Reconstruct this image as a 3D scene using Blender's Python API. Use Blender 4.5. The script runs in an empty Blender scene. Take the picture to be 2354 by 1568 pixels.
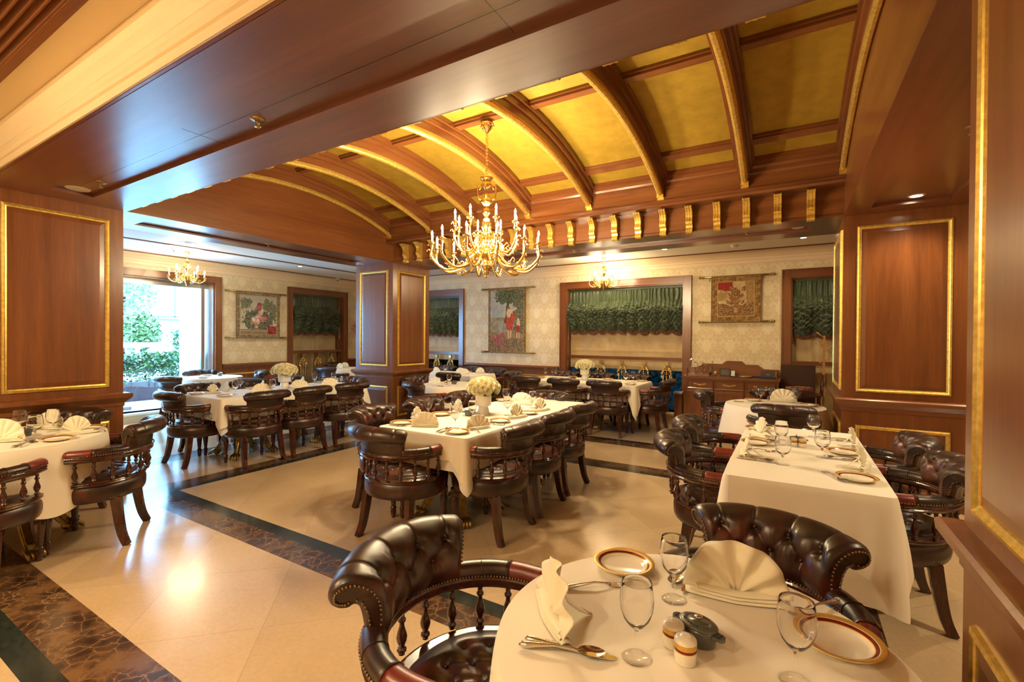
import bpy, math, random
from mathutils import Vector, Matrix, noise as mnoise
from math import sin, cos, pi, sqrt, atan2, exp, radians
random.seed(7)
S = bpy.context.scene
COL = S.collection

# ---------------------------------------------------------------- camera
cam_d = bpy.data.cameras.new('camera'); cam = bpy.data.objects.new('camera', cam_d); COL.objects.link(cam)
cam_d.sensor_width = 36.0; cam_d.lens = 16.366; cam_d.clip_start = 0.02; cam_d.clip_end = 300
YAW, PITCH, ROLL = .539443895, -.0080997, .00682356
_f = Vector((-sin(YAW)*cos(PITCH), cos(YAW)*cos(PITCH), sin(PITCH)))
_r = Vector((cos(YAW), sin(YAW), 0)); _u = _r.cross(_f)
_r2 = _r*cos(ROLL)+_u*sin(ROLL); _u2 = -_r*sin(ROLL)+_u*cos(ROLL)
cam.matrix_world = Matrix(((_r2.x, _u2.x, -_f.x, 0), (_r2.y, _u2.y, -_f.y, 0), (_r2.z, _u2.z, -_f.z, 1.42), (0, 0, 0, 1)))
S.camera = cam

# ---------------------------------------------------------------- world, daylight, exposure
w = bpy.data.worlds.new('world'); S.world = w; w.use_nodes = True
bg = w.node_tree.nodes['Background']; bg.inputs[0].default_value = (0.22, 0.55, 1.0, 1); bg.inputs[1].default_value = 15.0
S.view_settings.view_transform = 'Standard'; S.view_settings.look = 'None'
S.view_settings.gamma = 1.0; S.view_settings.use_curve_mapping = False
S.view_settings.exposure = 1.15
S.cycles.use_denoising = True
S.cycles.max_bounces = 8; S.cycles.diffuse_bounces = 4; S.cycles.glossy_bounces = 4; S.cycles.transmission_bounces = 8
S.cycles.sample_clamp_indirect = 6.0; S.cycles.caustics_reflective = False; S.cycles.caustics_refractive = False

def lamp(name, kind, loc, power, color, size=.1, rot=(0, 0, 0), **k):
    d = bpy.data.lights.new(name, kind); o = bpy.data.objects.new(name, d); COL.objects.link(o)
    o.location = loc; o.rotation_euler = rot; d.energy = power; d.color = color
    if kind == 'AREA': d.size = size; d.shape = 'DISK'
    elif kind in ('POINT', 'SPOT'): d.shadow_soft_size = size
    for a, b in k.items(): setattr(d, a, b)
    return o
WARM = (1.0, .80, .49)
sun = lamp('sun', 'SUN', (-20, 0, 10), 1.0, (1, .97, .9), rot=(radians(38), 0, radians(65))); sun.data.angle = .01

# ---------------------------------------------------------------- materials
MATS = {}
def nodes(name):
    m = bpy.data.materials.new(name); m.use_nodes = True; MATS[name] = m
    nt = m.node_tree; b = nt.nodes['Principled BSDF']
    return m, nt, b
def L(nt, a, b): nt.links.new(a, b)
def N(nt, t, **k):
    n = nt.nodes.new(t)
    for a, v in k.items():
        if isinstance(a, str) and hasattr(n, a): setattr(n, a, v)
        else: n.inputs[a].default_value = v
    return n
def simple(name, col, rough=.5, metal=0, **k):
    m, nt, b = nodes(name)
    b.inputs['Base Color'].default_value = (*col, 1); b.inputs['Roughness'].default_value = rough; b.inputs['Metallic'].default_value = metal
    for a, v in k.items(): b.inputs[a.replace('_', ' ')].default_value = v
    return m
def ramp(nt, src, stops):
    r = nt.nodes.new('ShaderNodeValToRGB'); e = r.color_ramp.elements
    while len(e) < len(stops): e.new(.5)
    for i, (p, c) in enumerate(stops): e[i].position = p; e[i].color = (*c, 1)
    L(nt, src, r.inputs[0]); return r
def mapped(nt, scale, coord='Object', rot=(0, 0, 0)):
    tc = nt.nodes.new('ShaderNodeTexCoord'); mp = nt.nodes.new('ShaderNodeMapping')
    mp.inputs['Scale'].default_value = scale; mp.inputs['Rotation'].default_value = rot
    L(nt, tc.outputs[coord], mp.inputs[0]); return mp.outputs[0]
def noise(nt, vec, scale, detail=4, rough=.5, dist=0):
    n = nt.nodes.new('ShaderNodeTexNoise'); n.inputs['Scale'].default_value = scale; n.inputs['Detail'].default_value = detail
    n.inputs['Roughness'].default_value = rough; n.inputs['Distortion'].default_value = dist
    if vec: L(nt, vec, n.inputs['Vector'])
    return n
def bump(nt, b, src, strength=.2, dist=.002):
    n = nt.nodes.new('ShaderNodeBump'); n.inputs['Strength'].default_value = strength; n.inputs['Distance'].default_value = dist
    L(nt, src, n.inputs['Height']); L(nt, n.outputs[0], b.inputs['Normal'])
def math_(nt, op, a, b=None, c=None):
    n = nt.nodes.new('ShaderNodeMath'); n.operation = op
    for i, v in enumerate((a, b, c)):
        if v is None: continue
        if isinstance(v, (int, float)): n.inputs[i].default_value = v
        else: L(nt, v, n.inputs[i])
    return n.outputs[0]

def wood(name, scale, dark, mid, light, rough=.28, coat=.35, cior=1.5, crough=.16):
    m, nt, b = nodes(name)
    v = mapped(nt, scale)
    n1 = noise(nt, v, 6, 6, .6, .6); n2 = noise(nt, v, 60, 3, .6)
    mix = math_(nt, 'ADD', math_(nt, 'MULTIPLY', n1.outputs[0], .75), math_(nt, 'MULTIPLY', n2.outputs[0], .25))
    r = ramp(nt, mix, [(.32, dark), (.5, mid), (.68, light)])
    L(nt, r.outputs[0], b.inputs['Base Color'])
    b.inputs['Roughness'].default_value = rough; b.inputs['Coat Weight'].default_value = coat; b.inputs['Coat Roughness'].default_value = crough; b.inputs['Coat IOR'].default_value = cior
    return m
WD, WM, WL = (.125, .037, .0115), (.185, .059, .017), (.245, .086, .026)
wood('wood_z', (1.6, 1.6, .10), WD, WM, WL)
wood('wood_x', (.10, 1.6, 1.6), WD, WM, WL)
wood('wood_y', (1.6, .10, 1.6), WD, WM, WL)
wood('soffit_x', (.10, 1.6, 1.6), (.105, .021, .008), (.15, .033, .012), (.19, .046, .016), rough=.36, coat=1.0, cior=1.9, crough=.27)  # both soffit woods: the same wood with its shade put into darker colours
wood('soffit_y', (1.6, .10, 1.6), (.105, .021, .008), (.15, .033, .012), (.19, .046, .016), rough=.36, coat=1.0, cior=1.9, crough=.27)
wood('chair_wood', (4, 4, 1.2), (.022, .005, .003), (.05, .010, .005), (.10, .020, .009), rough=.22, coat=.6)
simple('cream_paint', (.83, .66, .40), .45)
simple('ceiling_white', (.86, .80, .70), .6)
simple('crown_cream', (.80, .62, .40), .5)
simple('plaster', (.72, .58, .38), .7)

def gold(name, col, rough, metal=.9, nscale=40, amt=.25):
    m, nt, b = nodes(name)
    v = mapped(nt, (1, 1, 1)); n = noise(nt, v, nscale, 4, .6)
    r = ramp(nt, n.outputs[0], [(.3, tuple(c*(1-amt) for c in col)), (.7, tuple(min(1, c*(1+amt)) for c in col))])
    L(nt, r.outputs[0], b.inputs['Base Color']); b.inputs['Metallic'].default_value = metal; b.inputs['Roughness'].default_value = rough
    bump(nt, b, n.outputs[0], .15, .002); return m
gold('gold_trim', (.86, .56, .13), .33, .75)
gold('gold_leaf', (.42, .265, .030), .50, .35, 9, .14)
gold('brass', (.90, .62, .22), .18, 1.0, 60, .1)
gold('gilt_leg', (.42, .28, .08), .35, .9, 30, .4)
gold('bronze_rod', (.40, .29, .13), .3, .9)
simple('nailhead', (.24, .155, .085), .32, .9)
simple('silver', (.72, .68, .62), .16, 1.0)
simple('steel', (.6, .6, .6), .3, 1.0)

# leather: near-black brown with oxblood rub-through on noise patches
def leather(name, dark, mid, red, lo, hi):
    m, nt, b = nodes(name)
    v = mapped(nt, (1, 1, 1))
    n = noise(nt, v, 7, 3, .55, .3); f = noise(nt, v, 420, 2, .6); w2 = noise(nt, v, 60, 4, .6)
    r = ramp(nt, n.outputs[0], [(lo, dark), ((lo+hi)/2, mid), (hi, red)])
    L(nt, r.outputs[0], b.inputs['Base Color'])
    b.inputs['Roughness'].default_value = .38; b.inputs['Coat Weight'].default_value = .30; b.inputs['Coat Roughness'].default_value = .26
    hh = math_(nt, 'ADD', math_(nt, 'MULTIPLY', f.outputs[0], .35), w2.outputs[0])
    bump(nt, b, hh, .22, .0015); return m
leather('leather', (.017, .0060, .0040), (.039, .0108, .0062), (.120, .023, .0095), .40, .72)
leather('leather_red', (.05, .008, .005), (.15, .014, .008), (.22, .02, .01), .30, .65)

def wallpaper():
    m, nt, b = nodes('wallpaper')
    tc = nt.nodes.new('ShaderNodeTexCoord'); sx = nt.nodes.new('ShaderNodeSeparateXYZ'); L(nt, tc.outputs['Object'], sx.inputs[0])
    u = math_(nt, 'ADD', sx.outputs[0], sx.outputs[1]); z = sx.outputs[2]
    W, H = .34, .58
    row = math_(nt, 'FLOOR', math_(nt, 'DIVIDE', z, H/2))
    half = math_(nt, 'MULTIPLY', math_(nt, 'MODULO', row, 2), W/2)
    uu = math_(nt, 'PINGPONG', math_(nt, 'ADD', u, half), W/2)
    zz = math_(nt, 'MODULO', z, H/2)
    cb = nt.nodes.new('ShaderNodeCombineXYZ'); L(nt, uu, cb.inputs[0]); L(nt, zz, cb.inputs[1])
    n = noise(nt, cb.outputs[0], 15, 2, .45, 1.2)
    # ogee lattice
    ph = math_(nt, 'MULTIPLY', math_(nt, 'COSINE', math_(nt, 'MULTIPLY', z, 2*pi/H*2)), .35)
    lat = math_(nt, 'ABSOLUTE', math_(nt, 'SUBTRACT', math_(nt, 'MULTIPLY', uu, 2/W), math_(nt, 'ADD', ph, .5)))
    l2 = math_(nt, 'LESS_THAN', lat, .06)
    # medallion in the half-drop cells
    cx = math_(nt, 'DIVIDE', uu, .085); cz = math_(nt, 'DIVIDE', math_(nt, 'SUBTRACT', zz, H/4), .12)
    rad = math_(nt, 'SQRT', math_(nt, 'ADD', math_(nt, 'MULTIPLY', cx, cx), math_(nt, 'MULTIPLY', cz, cz)))
    ang = math_(nt, 'ARCTAN2', cx, cz)
    pet = math_(nt, 'MULTIPLY', math_(nt, 'ABSOLUTE', math_(nt, 'SINE', math_(nt, 'MULTIPLY', ang, 4))), .35)
    edge = math_(nt, 'ADD', pet, math_(nt, 'ADD', .45, math_(nt, 'MULTIPLY', n.outputs[0], .35)))
    med = math_(nt, 'LESS_THAN', rad, edge)
    n3 = noise(nt, cb.outputs[0], 42, 2, .5, .6)
    veins = math_(nt, 'MULTIPLY', math_(nt, 'GREATER_THAN', n3.outputs[0], .56), .6)
    med = math_(nt, 'MULTIPLY', med, math_(nt, 'SUBTRACT', 1.0, veins))
    nf = math_(nt, 'MULTIPLY', math_(nt, 'GREATER_THAN', math_(nt, 'ADD', math_(nt, 'MULTIPLY', n.outputs[0], .6), math_(nt, 'MULTIPLY', n3.outputs[0], .4)), .52), .7)
    mask = math_(nt, 'MAXIMUM', math_(nt, 'MAXIMUM', nf, med), math_(nt, 'MULTIPLY', l2, .35))
    mx = nt.nodes.new('ShaderNodeMix'); mx.data_type = 'RGBA'
    L(nt, mask, mx.inputs[0]); mx.inputs[6].default_value = (.68, .53, .31, 1); mx.inputs[7].default_value = (.80, .67, .44, 1)
    L(nt, mx.outputs[2], b.inputs['Base Color']); b.inputs['Roughness'].default_value = .55
wallpaper()

def floor_mat():
    m, nt, b = nodes('marble_floor')
    tc = nt.nodes.new('ShaderNodeTexCoord'); sx = nt.nodes.new('ShaderNodeSeparateXYZ'); L(nt, tc.outputs['Object'], sx.inputs[0])
    X, Y = sx.outputs[0], sx.outputs[1]
    dx = math_(nt, 'SUBTRACT', math_(nt, 'ABSOLUTE', math_(nt, 'SUBTRACT', X, -2.335)), 2.445)
    dy = math_(nt, 'SUBTRACT', math_(nt, 'ABSOLUTE', math_(nt, 'SUBTRACT', Y, 3.476)), 1.392)
    d = math_(nt, 'MAXIMUM', dx, dy)
    def band(a, c): return math_(nt, 'MULTIPLY', math_(nt, 'GREATER_THAN', d, a), math_(nt, 'LESS_THAN', d, c))
    green = math_(nt, 'MAXIMUM', band(0, .105), band(1.385, 1.49))
    brown = math_(nt, 'MAXIMUM', band(.105, .292), math_(nt, 'MAXIMUM', band(1.147, 1.385), band(4.30, 4.40)))
    v = tc.outputs['Object']
    # beige: clouds + per-tile tint (diagonal tiles) + fine seams
    n = noise(nt, v, 2.2, 6, .6); n2 = noise(nt, v, 45, 5, .7)
    mp = nt.nodes.new('ShaderNodeMapping'); mp.inputs['Rotation'].default_value = (0, 0, pi/4); L(nt, v, mp.inputs[0])
    br = nt.nodes.new('ShaderNodeTexBrick'); br.offset = 0; br.inputs['Scale'].default_value = 1.0
    br.inputs['Brick Width'].default_value = .62; br.inputs['Row Height'].default_value = .62; br.inputs['Mortar Size'].default_value = .0012
    br.inputs['Color1'].default_value = (.64, .47, .29, 1); br.inputs['Color2'].default_value = (.58, .42, .255, 1); br.inputs['Mortar'].default_value = (.42, .30, .18, 1)
    L(nt, mp.outputs[0], br.inputs['Vector'])
    hs = nt.nodes.new('ShaderNodeMix'); hs.data_type = 'RGBA'; hs.blend_type = 'MULTIPLY'; hs.inputs[0].default_value = 1
    rr = ramp(nt, math_(nt, 'ADD', math_(nt, 'MULTIPLY', n.outputs[0], .5), math_(nt, 'MULTIPLY', n2.outputs[0], .5)), [(.35, (.86, .84, .80)), (.62, (1.02, 1.0, .98))])
    L(nt, br.outputs[0], hs.inputs[6]); L(nt, rr.outputs[0], hs.inputs[7])
    # emperador brown
    vo = nt.nodes.new('ShaderNodeTexVoronoi'); vo.feature = 'DISTANCE_TO_EDGE'; vo.inputs['Scale'].default_value = 13
    wn = noise(nt, v, 6, 4, .6)
    av = nt.nodes.new('ShaderNodeVectorMath'); av.operation = 'MULTIPLY_ADD'; L(nt, wn.outputs[1], av.inputs[0]); av.inputs[1].default_value = (.16, .16, .16); L(nt, v, av.inputs[2])
    L(nt, av.outputs[0], vo.inputs['Vector'])
    ve = ramp(nt, vo.outputs[0], [(0, (.27, .15, .07)), (.035, (.09, .045, .024)), (.25, (.035, .016, .010))])
    nb = noise(nt, v, 5, 5, .6)
    mb = nt.nodes.new('ShaderNodeMix'); mb.data_type = 'RGBA'; L(nt, ramp(nt, nb.outputs[0], [(.45, (0, 0, 0)), (.62, (1, 1, 1))]).outputs[0], mb.inputs[0])
    L(nt, ve.outputs[0], mb.inputs[6]); mb.inputs[7].default_value = (.17, .085, .035, 1)
    m1 = nt.nodes.new('ShaderNodeMix'); m1.data_type = 'RGBA'; L(nt, brown, m1.inputs[0]); L(nt, hs.outputs[2], m1.inputs[6]); L(nt, mb.outputs[2], m1.inputs[7])
    gr = ramp(nt, n2.outputs[0], [(.4, (.010, .014, .012)), (.7, (.035, .045, .038))])
    m2 = nt.nodes.new('ShaderNodeMix'); m2.data_type = 'RGBA'; L(nt, green, m2.inputs[0]); L(nt, m1.outputs[2], m2.inputs[6]); L(nt, gr.outputs[0], m2.inputs[7])
    L(nt, m2.outputs[2], b.inputs['Base Color'])
    rf = ramp(nt, n.outputs[0], [(.3, (.14, .14, .14)), (.7, (.26, .26, .26))]); L(nt, rf.outputs[0], b.inputs['Roughness'])
    b.inputs['IOR'].default_value = 1.55; b.inputs['Coat Weight'].default_value = .22; b.inputs['Coat Roughness'].default_value = .10
floor_mat()

def cloth(name, col, rough=.8, scale=500, s=.06):
    m, nt, b = nodes(name); v = mapped(nt, (1, 1, 1)); n = noise(nt, v, scale, 2, .5)
    b.inputs['Base Color'].default_value = (*col, 1); b.inputs['Roughness'].default_value = rough; b.inputs['Sheen Weight'].default_value = .15
    bump(nt, b, n.outputs[0], s, .001); return m
cloth('linen_white', (.90, .82, .68)); cloth('linen_under', (.80, .76, .68)); cloth('napkin_linen', (.90, .83, .64))
def satin(name, dark, light, rough=.38):
    m, nt, b = nodes(name); v = mapped(nt, (1, 1, 1)); n = noise(nt, v, 5, 3, .5)
    r = ramp(nt, n.outputs[0], [(.35, dark), (.65, light)]); L(nt, r.outputs[0], b.inputs['Base Color'])
    b.inputs['Roughness'].default_value = rough; b.inputs['Sheen Weight'].default_value = .3; return m
satin('green_satin', (.035, .055, .020), (.062, .088, .034))
satin('tan_silk', (.46, .32, .15), (.56, .41, .20), .5)
satin('drape_gold', (.25, .15, .05), (.40, .26, .10), .5)
cloth('fringe', (.16, .045, .025), .7, 300, .5)
simple('porcelain', (.88, .82, .70), .12, Coat_Weight=.4)
simple('plate_gold', (.72, .42, .08), .3, .45)
simple('plate_maroon', (.16, .015, .008), .2)
simple('cast_grey', (.10, .105, .095), .28, Coat_Weight=.4)
simple('cast_dark', (.045, .047, .042), .4)
def petals():
    m, nt, b = nodes('rose_petal')
    b.inputs['Base Color'].default_value = (.93, .86, .60, 1); b.inputs['Roughness'].default_value = .6
    b.inputs['Subsurface Weight'].default_value = .15; b.inputs['Subsurface Radius'].default_value = (.02, .015, .008)
petals()
simple('vase_white', (.86, .82, .74), .35)
simple('leaf_green', (.07, .16, .03), .5)
def leaves(name, a, c):
    m, nt, b = nodes(name); oi = mapped(nt, (1, 1, 1)); n = noise(nt, oi, 9, 2, .5)
    r = ramp(nt, n.outputs[0], [(.35, a), (.65, c)]); L(nt, r.outputs[0], b.inputs['Base Color']); b.inputs['Roughness'].default_value = .45
    b.inputs['Transmission Weight'].default_value = 0
leaves('hedge_leaf', (.010, .040, .006), (.065, .12, .010)); leaves('tree_leaf', (.10, .17, .05), (.22, .30, .10))
simple('planter_clay', (.045, .010, .009), .5)
simple('stucco_white', (.85, .86, .84), .8)
simple('far_window', (.10, .10, .08), .5)
simple('terrace', (.7, .72, .72), .7)
simple('sign_letter', (.30, .30, .30), .5)
simple('black_trim', (.012, .008, .007), .4)
simple('dark_board', (.045, .012, .006), .4)
simple('folder_dark', (.010, .008, .008), .6); simple('folder_navy', (.02, .03, .06), .5); simple('paper_white', (.8, .78, .7), .6)
simple('candle_ivory', (.95, .88, .70), .4)
simple('copper_tray', (.55, .26, .16), .25, .9)
simple('coat_wood', (.50, .26, .07), .4, Coat_Weight=.3)
simple('white_plastic', (.8, .78, .74), .4); simple('dark_lens', (.02, .02, .02), .1)
simple('pink_petal', (.62, .22, .16), .6)
simple('oil_dark', (.03, .02, .01), .1)
simple('speaker_grille', (.75, .72, .66), .6)
def emis(name, col, s):
    m, nt, b = nodes(name); b.inputs['Base Color'].default_value = (*col, 1)
    b.inputs['Emission Color'].default_value = (*col, 1); b.inputs['Emission Strength'].default_value = s; return m
emis('bulb_glow', (1.0, .80, .48), 40); emis('downlight_glow', (1.0, .86, .62), 12)
def glass(name, col=(1, 1, 1), rough=0, thin=True):
    m = bpy.data.materials.new(name); m.use_nodes = True; MATS[name] = m; nt = m.node_tree
    for n in list(nt.nodes): nt.nodes.remove(n)
    o = nt.nodes.new('ShaderNodeOutputMaterial'); t = nt.nodes.new('ShaderNodeBsdfTransparent'); g = nt.nodes.new('ShaderNodeBsdfGlossy')
    t.inputs[0].default_value = (*col, 1); g.inputs['Roughness'].default_value = .02; g.inputs[0].default_value = (1, 1, 1, 1)
    lw = nt.nodes.new('ShaderNodeLayerWeight'); lw.inputs['Blend'].default_value = .5; fz = math_(nt, 'ADD', math_(nt, 'MULTIPLY', math_(nt, 'POWER', lw.outputs['Facing'], 4.5), .75), .035)
    mx = nt.nodes.new('ShaderNodeMixShader'); L(nt, fz, mx.inputs[0]); L(nt, t.outputs[0], mx.inputs[1]); L(nt, g.outputs[0], mx.inputs[2]); L(nt, mx.outputs[0], o.inputs[0])
    return m
glass('pane'); glass('pane_teal', (.022, .045, .048))
def drink_glass():
    m = glass('drinking_glass'); nt = m.node_tree; o = [n for n in nt.nodes if n.type == 'OUTPUT_MATERIAL'][0]; thin = o.inputs[0].links[0].from_node
    g = nt.nodes.new('ShaderNodeBsdfGlass'); g.inputs['IOR'].default_value = 1.46; g.inputs['Roughness'].default_value = 0
    L(nt, g.outputs[0], o.inputs[0])
drink_glass()
# ---------------------------------------------------------------- mesh kit
class MB:
    """collects shapes for ONE mesh object"""
    def __init__(s): s.v = []; s.f = []; s.m = []; s.sm = []; s.mats = []
    def mi(s, mat):
        if mat not in s.mats: s.mats.append(mat)
        return s.mats.index(mat)
    def add(s, vs, fs, mat, smooth=False):
        o = len(s.v); s.v += [tuple(p) for p in vs]; k = s.mi(mat)
        for f in fs: s.f.append(tuple(i+o for i in f)); s.m.append(k); s.sm.append(smooth)
    def box(s, a, b, mat, R=None):
        x0, y0, z0 = a; x1, y1, z1 = b
        vs = [(x0, y0, z0), (x1, y0, z0), (x1, y1, z0), (x0, y1, z0), (x0, y0, z1), (x1, y0, z1), (x1, y1, z1), (x0, y1, z1)]
        if R: vs = [R @ Vector(p) for p in vs]
        s.add(vs, [(3, 2, 1, 0), (4, 5, 6, 7), (0, 1, 5, 4), (1, 2, 6, 5), (2, 3, 7, 6), (3, 0, 4, 7)], mat)
    def lathe(s, prof, mat, n=24, c=(0, 0, 0), sx=1, sy=1, smooth=True, flute=0, fn=0, R=None, mats=None):
        vs = []; fs = []
        for r, z in prof:
            for i in range(n):
                a = 2*pi*i/n; rr = r*(1+flute*cos(fn*a)) if flute else r
                p = Vector((rr*cos(a)*sx, rr*sin(a)*sy, z))
                if R: p = R @ p
                vs.append((p.x+c[0], p.y+c[1], p.z+c[2]))
        for k in range(len(prof)-1):
            ff = []
            for i in range(n):
                j = (i+1) % n; ff.append((k*n+i, k*n+j, (k+1)*n+j, (k+1)*n+i))
            if mats: fs.append((ff, mats[k]))
            else: fs.append((ff, mat))
        o = len(s.v); s.v += vs
        for ff, mt in fs:
            kk = s.mi(mt)
            for f in ff: s.f.append(tuple(i+o for i in f)); s.m.append(kk); s.sm.append(smooth)
    def tube(s, pts, rad, mat, n=8, caps=True, smooth=True, sq=None):
        """pts: list of Vector; rad: float or list; sq=(w,h) gives a rectangular section"""
        pts = [Vector(p) for p in pts]; m = len(pts); rad = rad if isinstance(rad, (list, tuple)) else [rad]*m
        vs = []; up = Vector((0, 0, 1)); t0 = (pts[1]-pts[0]).normalized()
        if abs(t0.dot(up)) > .95: up = Vector((0, 1, 0))
        nrm = (up-t0*up.dot(t0)).normalized()
        for i, p in enumerate(pts):
            t = (pts[min(i+1, m-1)]-pts[max(i-1, 0)]).normalized()
            nrm = (nrm-t*nrm.dot(t)).normalized(); bn = t.cross(nrm)
            if sq:
                k = rad[i]
                for a, b in ((1, 1), (-1, 1), (-1, -1), (1, -1)): vs.append(p+bn*(a*sq[0]*k)+nrm*(b*sq[1]*k))
            else:
                for j in range(n):
                    a = 2*pi*j/n; vs.append(p+nrm*(rad[i]*cos(a))+bn*(rad[i]*sin(a)))
        q = 4 if sq else n; fs = []
        for i in range(m-1):
            for j in range(q): fs.append((i*q+j, i*q+(j+1) % q, (i+1)*q+(j+1) % q, (i+1)*q+j))
        if caps: fs.append(tuple(range(q))[::-1]); fs.append(tuple((m-1)*q+j for j in range(q)))
        s.add(vs, fs, mat, smooth and not sq)
    def sweep(s, path, prof, mat, closed=False, smooth=True, caps=True):
        """path: list of (pos Vector, side Vector, up Vector); prof: list of (a,b) offsets side/up, closed section"""
        vs = []; n = len(prof); m = len(path)
        for p, sd, up in path:
            for a, b in prof: vs.append(p+sd*a+up*b)
        fs = []
        for i in range(m if closed else m-1):
            for j in range(n):
                i2 = (i+1) % m; fs.append((i*n+j, i*n+(j+1) % n, i2*n+(j+1) % n, i2*n+j))
        if caps and not closed: fs.append(tuple(range(n))[::-1]); fs.append(tuple((m-1)*n+j for j in range(n)))
        s.add(vs, fs, mat, smooth)
    def grid(s, fn, nu, nv, mat, smooth=True, closed_u=False):
        vs = [fn(i/(nu if closed_u else nu-1), j/(nv-1)) for j in range(nv) for i in range(nu)]
        fs = [(j*nu+i, j*nu+(i+1) % nu, (j+1)*nu+(i+1) % nu, (j+1)*nu+i) for j in range(nv-1) for i in range(nu if closed_u else nu-1)]
        s.add(vs, fs, mat, smooth)
    def ball(s, c, r, mat, n=8, m=6, sc=(1, 1, 1)):
        vs = [];
        for j in range(m+1):
            t = pi*j/m
            for i in range(n): a = 2*pi*i/n; vs.append((c[0]+r*sc[0]*sin(t)*cos(a), c[1]+r*sc[1]*sin(t)*sin(a), c[2]+r*sc[2]*cos(t)))
        s.add(vs, [(j*n+i, (j+1)*n+i, (j+1)*n+(i+1) % n, j*n+(i+1) % n) for j in range(m) for i in range(n)], mat, True)
    def prism(s, poly, axis, a, b, mat, smooth=False):
        """poly: 2D outline, axis 'x': points (y,z); 'y': (x,z); 'z': (x,y)"""
        def P(u, v, t): return (t, u, v) if axis == 'x' else (u, t, v) if axis == 'y' else (u, v, t)
        n = len(poly); vs = [P(u, v, a) for u, v in poly]+[P(u, v, b) for u, v in poly]
        fs = [tuple(range(n)), tuple(range(n, 2*n))[::-1]]
        s.add(vs, fs, mat, False)
        s.add(vs, [(i, i+n, (i+1) % n+n, (i+1) % n) for i in range(n)], mat, smooth)
    def frame(s, u0, u1, v0, v1, prof, P, mat):
        """picture-frame moulding: prof list of (inset, height); P(u,v,h)->point"""
        vs = []; n = len(prof)
        for iu, iv in ((0, 0), (1, 0), (1, 1), (0, 1)):
            for d, h in prof: vs.append(P(u1-d if iu else u0+d, v1-d if iv else v0+d, h))
        fs = [(k*n+j, k*n+j+1, ((k+1) % 4)*n+j+1, ((k+1) % 4)*n+j) for k in range(4) for j in range(n-1)]
        s.add(vs, fs, mat)
    def mesh(s, name):
        me = bpy.data.meshes.new(name); me.from_pydata(s.v, [], s.f)
        for x in s.mats: me.materials.append(MATS[x])
        me.polygons.foreach_set('material_index', s.m); me.polygons.foreach_set('use_smooth', s.sm)
        me.update(); return me
    def build(s, name, parent=None, loc=None, rot=None, **props):
        o = bpy.data.objects.new(name, s.mesh(name)); COL.objects.link(o)
        if parent: o.parent = parent
        if loc: o.location = loc
        if rot: o.rotation_euler = rot
        for k, v in props.items(): o[k] = v
        return o
def thing(name, label, cat, loc=(0, 0, 0), rz=0, group=None):
    o = bpy.data.objects.new(name, None); COL.objects.link(o); o.location = loc; o.rotation_euler = (0, 0, rz); o.empty_display_size = .1
    o['label'] = label; o['category'] = cat
    if group: o['group'] = group
    return o
def tag(o, label, cat, group=None):
    o['label'] = label; o['category'] = cat
    if group: o['group'] = group
    return o
def struct(o, label=None):
    o['kind'] = 'structure'
    if label: o['label'] = label
    return o
def dup(root, loc, rz=0, label=None, group=None, scale=None):
    KIDS = CH.get(root.name)
    if KIDS is None:
        KIDS = [(c, list(c.children)) for c in root.children]; CH[root.name] = KIDS
    r = root.copy(); COL.objects.link(r); r.location = loc; r.rotation_euler = (0, 0, rz)
    if scale: r.scale = (scale,)*3 if isinstance(scale, (int, float)) else scale
    if label: r['label'] = label
    if group: r['group'] = group
    for c, gs in KIDS:
        d = c.copy(); COL.objects.link(d); d.parent = r
        for g in gs: e = g.copy(); COL.objects.link(e); e.parent = d
    return r
CH = {}
def placer(proto):
    """first call moves the prototype itself, later calls copy it"""
    st = {'used': False}
    def place(loc, rz=0, label=None, group=None, scale=None):
        if not st['used']:
            st['used'] = True
            CH.setdefault(proto.name, [(c, list(c.children)) for c in proto.children])
            proto.location = loc; proto.rotation_euler = (0, 0, rz)
            if scale: proto.scale = (scale,)*3 if isinstance(scale, (int, float)) else scale
            if label: proto['label'] = label
            if group: proto['group'] = group
            return proto
        return dup(proto, loc, rz, label, group, scale)
    return place
def catmull(P, n):
    out = []; m = len(P)
    for i in range(n):
        t = i/(n-1)*(m-1); k = min(int(t), m-2); t -= k
        p0, p1, p2, p3 = P[max(k-1, 0)], P[k], P[k+1], P[min(k+2, m-1)]
        out.append(tuple(.5*((2*b)+(-a+c)*t+(2*a-5*b+4*c-d)*t*t+(-a+3*b-3*c+d)*t**3) for a, b, c, d in zip(p0, p1, p2, p3)))
    return out
# ---------------------------------------------------------------- room shell
XL, YB = -9.15, 7.95
ZO, ZS = 2.76, 2.53            # outer ceiling, beam soffit
X0, X1, Y0, Y1 = -5.15, .40, 1.81, 5.12   # vaulted bay
m = MB(); m.box((-9.6, -3.2, -.12), (3.7, 8.3, 0), 'marble_floor'); struct(m.build('floor'), 'polished beige marble floor with dark brown and green inlaid bands')

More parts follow.
